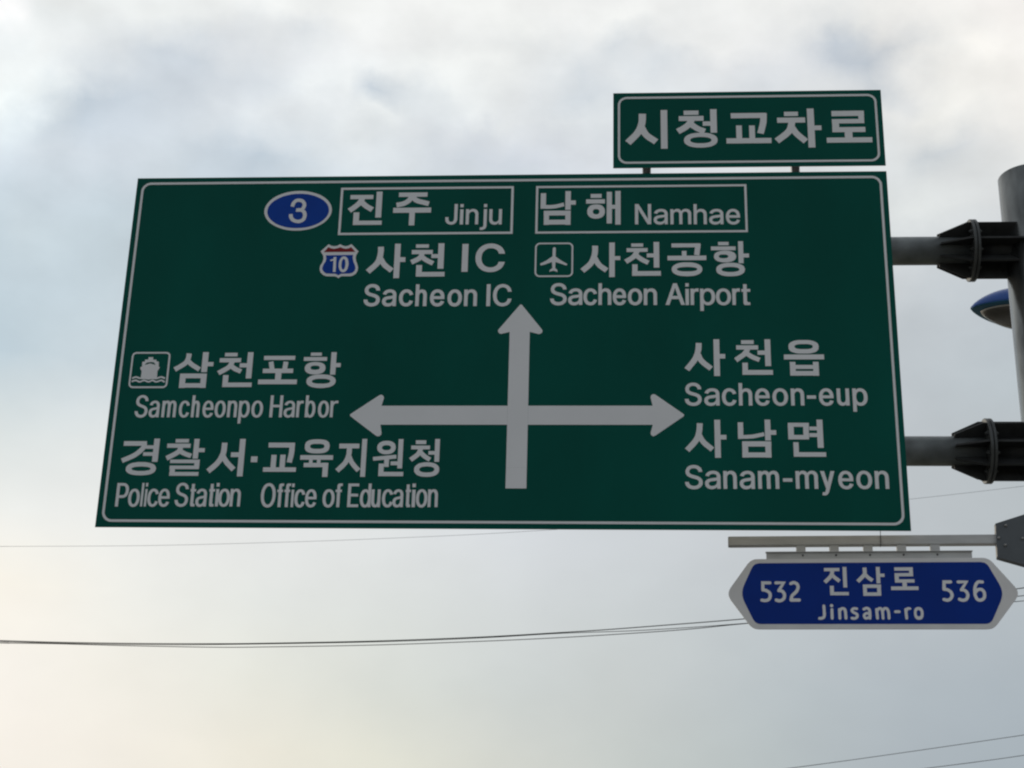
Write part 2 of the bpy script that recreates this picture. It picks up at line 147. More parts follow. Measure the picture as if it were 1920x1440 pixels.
# ------------------------------------------------------------------ sign artwork (millimetres on each board), letter outlines, wire courses
GLYPHS = json.loads(r'''{"A":[[[16,0],[201,509],[276,509],[463,0],[395,0],[287,302],[282,317],[276,334],[270,352],[264,372],[259,390],[253,409],[246,430],[239,453],[232,478],[245,478],[238,453],[231,430],[225,408],[218,389],[213,371],[206,351],[201,333],[195,317],[191,302],[85,0]],
[[110,142],[110,199],[370,199],[370,142]]],"C":[[[267,-7],[242,-6],[217,-2],[194,5],[171,13],[150,25],[131,39],[113,55],[97,73],[82,93],[70,115],[61,135],[53,157],[48,179],[44,203],[41,228],[40,254],[41,280],[44,305],[48,329],[53,352],[61,373],[70,393],[82,415],[97,436],[113,454],[131,470],[150,484],[171,495],[194,504],[217,510],[242,514],[267,516],[286,515],[305,513],[323,509],[340,504],[357,498],[373,490],[388,481],[402,471],[419,456],[435,438],[448,418],[456,402],[463,385],[469,367],[473,348],[408,348],[404,365],[397,380],[389,395],[380,407],[369,418],[357,428],[344,437],[330,444],[315,449],[300,453],[284,455],[267,456],[245,454],[223,450],[203,443],[184,432],[166,419],[150,403],[137,385],[125,364],[117,345],[111,325],[107,303],[104,279],[103,254],[104,229],[107,206],[111,184],[117,163],[125,145],[137,123],[151,105],[166,89],[184,76],[203,66],[223,59],[245,54],[267,53],[284,54],[300,56],[315,60],[330,65],[344,72],[357,81],[369,90],[380,102],[389,114],[397,128],[404,144],[408,160],[473,160],[469,142],[463,124],[457,107],[448,91],[435,71],[420,53],[402,38],[388,28],[373,19],[357,11],[341,5],[323,0],[305,-4],[286,-6]]],"E":[[[60,0],[60,509],[372,509],[372,452],[125,452],[125,286],[355,286],[355,229],[125,229],[125,57],[375,57],[375,0]]],"H":[[[60,0],[60,509],[125,509],[125,289],[392,289],[392,509],[457,509],[457,0],[392,0],[392,232],[125,232],[125,0]]],"J":[[[185,-7],[159,-5],[135,0],[113,7],[93,19],[75,33],[60,50],[48,70],[40,92],[35,118],[33,145],[33,173],[98,173],[98,145],[99,123],[104,104],[111,88],[122,74],[139,61],[160,53],[185,50],[209,53],[230,61],[248,74],[258,88],[266,104],[270,123],[272,145],[272,509],[336,509],[336,145],[335,118],[330,92],[321,70],[309,50],[294,33],[276,19],[256,7],[235,0],[211,-5]]],"N":[[[60,0],[60,509],[136,509],[343,183],[349,174],[355,163],[363,151],[371,137],[379,122],[388,107],[396,90],[405,73],[414,55],[405,54],[403,72],[402,90],[401,108],[400,126],[399,142],[399,157],[399,195],[399,509],[463,509],[463,0],[387,0],[202,290],[194,303],[186,317],[177,331],[168,346],[159,363],[148,381],[108,452],[119,454],[122,384],[123,363],[124,345],[124,328],[125,313],[125,301],[125,291],[125,0]]],"O":[[[267,-7],[241,-6],[217,-2],[194,5],[171,13],[150,25],[131,39],[113,55],[97,73],[82,93],[70,115],[61,135],[53,157],[48,179],[44,203],[41,228],[40,254],[41,280],[44,305],[48,329],[53,352],[61,373],[70,393],[82,415],[97,436],[113,454],[131,470],[150,484],[171,495],[194,504],[217,510],[241,514],[267,516],[293,514],[317,510],[340,504],[363,495],[384,484],[403,470],[421,454],[437,436],[451,415],[464,393],[473,373],[480,352],[486,329],[490,305],[492,280],[493,254],[492,228],[490,203],[486,179],[480,157],[473,135],[464,115],[451,93],[437,73],[421,55],[403,39],[384,25],[363,13],[340,5],[317,-2],[293,-6]],
[[267,53],[289,54],[310,59],[330,66],[349,76],[367,89],[383,105],[396,123],[408,144],[416,163],[422,183],[427,205],[429,229],[430,254],[429,279],[427,303],[422,325],[416,346],[408,365],[396,386],[383,404],[367,420],[349,433],[330,443],[310,450],[289,454],[267,456],[245,454],[223,450],[203,443],[184,433],[167,420],[151,404],[137,385],[125,364],[117,345],[111,325],[107,303],[104,279],[103,254],[104,229],[107,205],[111,183],[117,163],[125,144],[137,123],[151,105],[167,89],[184,76],[203,66],[223,59],[245,54]]],"P":[[[60,0],[60,509],[235,509],[263,507],[289,503],[312,497],[332,487],[350,476],[366,462],[379,447],[390,430],[398,411],[404,391],[407,370],[409,348],[407,325],[404,304],[398,284],[390,265],[379,248],[366,233],[350,219],[332,207],[312,198],[289,191],[263,187],[235,186],[109,186],[109,242],[233,242],[257,244],[279,248],[297,256],[312,266],[324,279],[333,294],[339,310],[343,328],[344,348],[343,367],[339,385],[333,402],[324,416],[312,428],[297,439],[279,446],[257,451],[232,452],[125,452],[125,0]]],"S":[[[224,-9],[197,-8],[172,-4],[149,1],[128,9],[108,19],[91,31],[76,45],[64,60],[54,77],[46,96],[41,115],[38,137],[104,137],[108,118],[114,102],[123,88],[136,76],[150,66],[166,59],[185,53],[204,50],[224,49],[246,50],[267,54],[286,60],[303,69],[317,79],[329,92],[338,106],[344,122],[346,139],[344,154],[340,168],[332,179],[322,189],[310,197],[296,205],[280,211],[263,217],[245,222],[184,239],[160,247],[138,256],[118,266],[101,277],[86,289],[71,307],[60,326],[54,348],[52,372],[53,393],[58,413],[65,431],[75,448],[87,463],[102,476],[119,488],[138,498],[158,506],[180,511],[203,514],[227,516],[252,514],[275,511],[296,505],[316,498],[334,488],[351,476],[365,463],[377,449],[387,433],[394,415],[399,397],[401,378],[337,378],[332,402],[320,421],[302,437],[286,447],[267,453],[247,457],[225,459],[204,457],[185,454],[167,448],[152,440],[139,430],[129,418],[121,405],[117,391],[115,376],[117,359],[122,345],[131,334],[142,324],[155,315],[169,308],[184,302],[198,297],[212,293],[264,279],[279,275],[295,270],[312,264],[328,256],[344,248],[359,238],[372,226],[384,213],[395,198],[402,180],[407,161],[408,139],[407,118],[403,99],[396,81],[386,64],[374,48],[360,34],[343,21],[323,11],[302,2],[278,-4],[252,-8]]],"a":[[[160,-9],[137,-7],[115,-3],[94,5],[76,15],[60,29],[48,45],[38,63],[32,84],[30,108],[32,128],[36,146],[43,161],[53,174],[64,184],[78,193],[92,200],[108,206],[125,211],[143,214],[161,217],[178,220],[200,223],[218,225],[234,227],[252,230],[265,235],[273,243],[276,255],[276,257],[275,272],[272,285],[267,297],[260,307],[251,315],[240,322],[227,327],[212,330],[196,331],[178,330],[163,327],[149,322],[137,316],[127,309],[118,301],[107,288],[100,274],[41,291],[51,313],[64,331],[79,346],[95,358],[114,368],[133,375],[153,380],[173,383],[194,384],[208,384],[223,382],[239,379],[255,375],[271,369],[286,360],[300,350],[312,336],[322,320],[329,306],[333,290],[336,272],[337,251],[337,0],[277,0],[277,52],[272,52],[264,38],[252,25],[242,16],[229,8],[215,1],[199,-4],[181,-7]],
[[170,45],[192,47],[211,51],[228,59],[242,68],[254,80],[263,93],[270,108],[274,122],[276,138],[276,190],[270,186],[259,182],[246,179],[231,176],[216,173],[200,171],[175,168],[161,166],[147,163],[134,159],[122,153],[112,147],[103,139],[97,130],[93,118],[92,105],[94,87],[102,72],[114,61],[130,52],[142,48],[156,46]]],"b":[[[229,-8],[208,-7],[189,-3],[172,4],[159,12],[147,21],[138,31],[127,46],[118,59],[112,59],[112,0],[53,0],[53,509],[114,509],[114,319],[118,319],[127,331],[137,346],[147,355],[158,364],[171,373],[188,379],[207,383],[229,384],[252,383],[274,378],[294,371],[313,361],[330,347],[345,332],[359,313],[370,293],[377,274],[383,255],[387,234],[389,212],[390,189],[389,165],[387,143],[383,122],[377,103],[370,84],[359,64],[346,45],[330,29],[313,16],[294,5],[274,-2],[252,-7]],
[[220,47],[242,49],[262,55],[279,66],[294,80],[306,97],[316,117],[321,133],[325,151],[327,170],[328,189],[327,209],[325,227],[321,245],[316,261],[307,281],[295,298],[280,311],[262,322],[243,328],[220,330],[198,328],[178,322],[161,312],[147,299],[134,282],[125,263],[120,247],[116,229],[113,210],[113,189],[113,169],[116,150],[120,132],[125,115],[135,95],[147,78],[162,65],[179,55],[198,49]]],"c":[[[207,-8],[182,-7],[159,-2],[137,6],[117,16],[98,30],[82,46],[68,64],[56,85],[46,108],[40,133],[36,159],[34,187],[35,211],[38,233],[42,253],[48,273],[56,291],[68,312],[82,330],[98,346],[117,360],[137,371],[159,378],[182,383],[207,384],[226,384],[243,381],[260,377],[276,371],[291,364],[305,356],[318,346],[330,335],[340,322],[349,308],[356,293],[362,277],[303,262],[298,276],[290,289],[281,301],[270,311],[257,319],[242,325],[231,328],[220,329],[207,330],[184,328],[163,321],[145,310],[130,296],[118,278],[108,258],[103,242],[99,224],[97,206],[96,187],[97,169],[99,151],[103,134],[108,117],[118,97],[130,80],[145,66],[163,55],[184,49],[207,46],[220,47],[232,49],[243,52],[258,58],[271,66],[282,76],[292,89],[299,102],[304,117],[363,102],[357,86],[350,70],[341,56],[331,43],[319,32],[306,21],[292,12],[277,5],[261,-1],[244,-5],[226,-7]]],"d":[[[195,-8],[172,-7],[151,-2],[130,5],[111,16],[94,29],[79,45],[66,64],[55,84],[47,103],[42,122],[37,143],[35,165],[34,189],[35,212],[37,234],[42,255],[47,274],[55,293],[66,313],[79,332],[95,347],[112,361],[131,371],[151,378],[173,383],[196,384],[218,383],[237,379],[253,373],[267,364],[278,355],[287,346],[298,331],[306,319],[311,319],[311,509],[372,509],[372,0],[313,0],[313,59],[307,59],[298,46],[287,31],[277,21],[266,12],[252,4],[236,-3],[217,-7]],
[[205,47],[226,49],[246,55],[263,65],[278,78],[290,95],[299,115],[305,132],[309,150],[311,169],[312,189],[311,210],[309,229],[305,247],[300,263],[290,282],[278,299],[263,312],[246,322],[227,328],[205,330],[182,328],[162,322],[145,311],[130,298],[118,281],[108,261],[103,245],[99,227],[97,209],[96,189],[97,170],[99,151],[103,133],[109,117],[118,97],[130,80],[145,66],[162,55],[182,49]]],"e":[[[212,-8],[185,-7],[161,-2],[138,6],[117,16],[98,30],[82,46],[68,64],[56,85],[46,108],[40,132],[35,159],[34,187],[35,210],[38,231],[42,252],[48,271],[55,290],[67,311],[81,329],[97,346],[115,359],[135,370],[157,378],[180,383],[205,384],[226,383],[246,380],[266,374],[285,366],[303,355],[319,341],[331,329],[341,315],[350,299],[357,282],[363,263],[368,242],[370,219],[371,194],[371,169],[75,169],[75,221],[338,221],[310,202],[308,226],[304,248],[298,269],[288,286],[277,301],[263,314],[246,323],[227,328],[205,330],[183,328],[164,323],[146,313],[131,301],[119,286],[109,270],[102,251],[97,231],[96,211],[96,178],[97,157],[100,139],[104,122],[110,106],[121,88],[135,73],[151,61],[169,53],[190,48],[212,46],[227,47],[241,49],[254,53],[265,58],[276,65],[285,73],[294,82],[300,93],[306,105],[365,91],[358,72],[348,55],[335,39],[320,26],[302,14],[283,4],[266,-1],[249,-5],[231,-7]]],"f":[[[228,379],[228,327],[6,327],[6,379]],
[[81,0],[81,432],[82,452],[87,470],[96,486],[107,499],[120,510],[135,519],[152,525],[169,529],[187,530],[207,529],[222,527],[234,524],[243,521],[227,468],[222,470],[215,472],[206,473],[195,474],[178,472],[164,468],[154,460],[147,449],[143,435],[142,419],[142,0]]],"h":[[[114,227],[114,0],[53,0],[53,509],[114,509],[114,287],[102,287],[112,312],[124,332],[137,349],[152,362],[169,372],[187,379],[207,383],[227,384],[252,383],[275,377],[295,369],[313,356],[328,340],[341,321],[348,304],[353,285],[356,264],[357,240],[357,0],[296,0],[296,235],[295,256],[290,275],[283,291],[273,304],[256,318],[235,326],[210,329],[192,328],[176,324],[161,317],[147,308],[136,297],[126,283],[119,266],[115,248]]],"j":[[[53,379],[114,379],[114,-30],[112,-52],[108,-72],[102,-90],[92,-106],[80,-119],[65,-129],[47,-137],[27,-141],[4,-143],[-10,-143],[-10,-87],[2,-87],[18,-85],[31,-80],[40,-72],[47,-61],[51,-46],[53,-29]],
[[83,443],[67,446],[53,455],[44,468],[41,483],[44,499],[53,512],[67,521],[83,524],[100,521],[114,512],[123,499],[126,483],[123,468],[114,455],[100,446]]],"m":[[[53,0],[53,379],[112,379],[112,295],[108,295],[114,314],[122,331],[132,346],[144,358],[158,368],[172,376],[187,382],[203,385],[219,386],[239,385],[257,380],[273,372],[287,361],[299,347],[309,331],[316,314],[321,295],[312,295],[318,312],[326,329],[337,343],[350,356],[364,366],[381,375],[398,381],[417,385],[437,386],[458,385],[478,380],[497,372],[514,361],[529,346],[541,328],[548,313],[553,296],[556,276],[557,255],[557,0],[496,0],[496,254],[493,279],[485,298],[473,313],[456,323],[438,329],[419,330],[402,329],[387,326],[374,320],[363,312],[353,302],[345,290],[340,277],[336,263],[335,247],[335,0],[274,0],[274,260],[272,280],[265,297],[253,311],[238,322],[220,328],[199,330],[185,329],[171,326],[158,320],[145,312],[135,302],[126,289],[119,274],[115,257],[114,238],[114,0]]],"n":[[[114,227],[114,0],[53,0],[53,379],[112,379],[112,287],[102,287],[112,312],[124,332],[137,349],[152,362],[169,372],[187,379],[207,383],[227,384],[252,383],[275,377],[295,369],[313,356],[328,340],[341,321],[348,304],[353,285],[356,264],[357,240],[357,0],[296,0],[296,235],[295,256],[290,275],[283,291],[273,304],[256,318],[235,326],[210,329],[192,328],[176,324],[161,317],[147,308],[136,297],[126,283],[119,266],[115,248]]],"o":[[[207,-8],[182,-7],[159,-2],[137,6],[117,16],[98,30],[82,46],[68,64],[56,85],[46,108],[40,133],[36,159],[34,187],[35,211],[38,233],[42,253],[48,273],[56,291],[68,312],[82,330],[98,346],[117,360],[137,371],[159,378],[182,383],[207,384],[233,383],[256,378],[278,371],[299,360],[317,346],[333,330],[347,312],[359,291],[367,273],[373,253],[378,233],[380,211],[381,187],[380,159],[376,133],[369,108],[359,85],[347,64],[333,46],[317,30],[299,16],[278,6],[256,-2],[233,-7]],
[[207,46],[231,49],[252,55],[270,66],[285,80],[298,97],[307,117],[312,134],[316,151],[318,169],[319,187],[318,206],[316,224],[312,242],[307,258],[298,278],[285,296],[270,310],[252,321],[231,328],[207,330],[184,328],[163,321],[145,310],[130,296],[118,278],[108,258],[103,242],[99,224],[97,206],[96,187],[97,169],[99,151],[103,134],[108,117],[118,97],[130,80],[145,66],[163,55],[184,49]]],"p":[[[53,-143],[53,379],[112,379],[112,319],[118,319],[126,331],[137,346],[147,355],[158,364],[171,373],[188,379],[207,383],[229,384],[252,383],[274,378],[294,371],[313,361],[330,347],[345,332],[359,313],[370,293],[377,274],[383,255],[387,234],[389,212],[390,189],[389,165],[387,143],[383,122],[377,103],[370,84],[359,64],[346,45],[330,29],[313,16],[294,5],[274,-2],[252,-7],[229,-8],[208,-7],[189,-3],[173,4],[159,12],[147,21],[138,31],[127,46],[118,59],[114,59],[114,-143]],
[[220,47],[242,49],[262,55],[279,66],[294,80],[306,97],[316,117],[321,133],[325,151],[327,170],[328,189],[327,209],[325,227],[321,245],[316,261],[307,281],[295,298],[280,311],[262,322],[243,328],[220,330],[198,328],[178,322],[161,312],[147,299],[134,282],[125,263],[120,247],[116,229],[113,210],[113,189],[113,169],[116,150],[120,132],[125,115],[135,95],[147,78],[162,65],[179,55],[198,49]]],"r":[[[53,0],[53,379],[112,379],[112,321],[115,321],[124,339],[137,354],[152,367],[171,377],[191,383],[213,385],[221,385],[229,384],[243,384],[243,322],[239,323],[230,324],[219,325],[207,326],[190,324],[174,321],[159,315],[146,306],[135,296],[126,284],[119,269],[115,254],[114,237],[114,0]]],"t":[[[204,379],[204,327],[6,327],[6,379]],
[[65,471],[126,471],[126,98],[127,83],[130,70],[136,61],[144,55],[156,51],[170,50],[177,50],[185,51],[194,52],[202,54],[213,2],[203,-1],[192,-3],[180,-4],[168,-4],[145,-3],[125,2],[107,10],[92,21],[80,35],[72,52],[67,71],[65,93]]],"u":[[[182,-5],[158,-3],[135,2],[115,11],[97,23],[82,39],[69,59],[62,76],[57,95],[54,116],[53,139],[53,379],[114,379],[114,144],[115,123],[119,105],[127,89],[137,75],[154,61],[175,53],[200,50],[218,51],[234,55],[249,62],[263,71],[274,83],[283,97],[290,113],[295,132],[296,153],[296,379],[357,379],[357,0],[298,0],[298,92],[307,92],[297,67],[286,47],[272,30],[257,17],[240,7],[222,0],[203,-4]]],"y":[[[47,-139],[61,-86],[71,-87],[88,-90],[104,-89],[118,-84],[130,-74],[138,-64],[145,-51],[151,-36],[163,-1],[17,379],[84,379],[165,155],[171,138],[177,121],[182,104],[187,87],[193,64],[199,42],[206,21],[184,21],[190,42],[196,64],[202,87],[207,104],[212,121],[218,138],[224,155],[305,379],[371,379],[204,-58],[196,-77],[187,-93],[177,-107],[165,-119],[153,-128],[139,-136],[125,-141],[109,-144],[91,-145],[77,-145],[65,-143],[54,-141]]]}''')
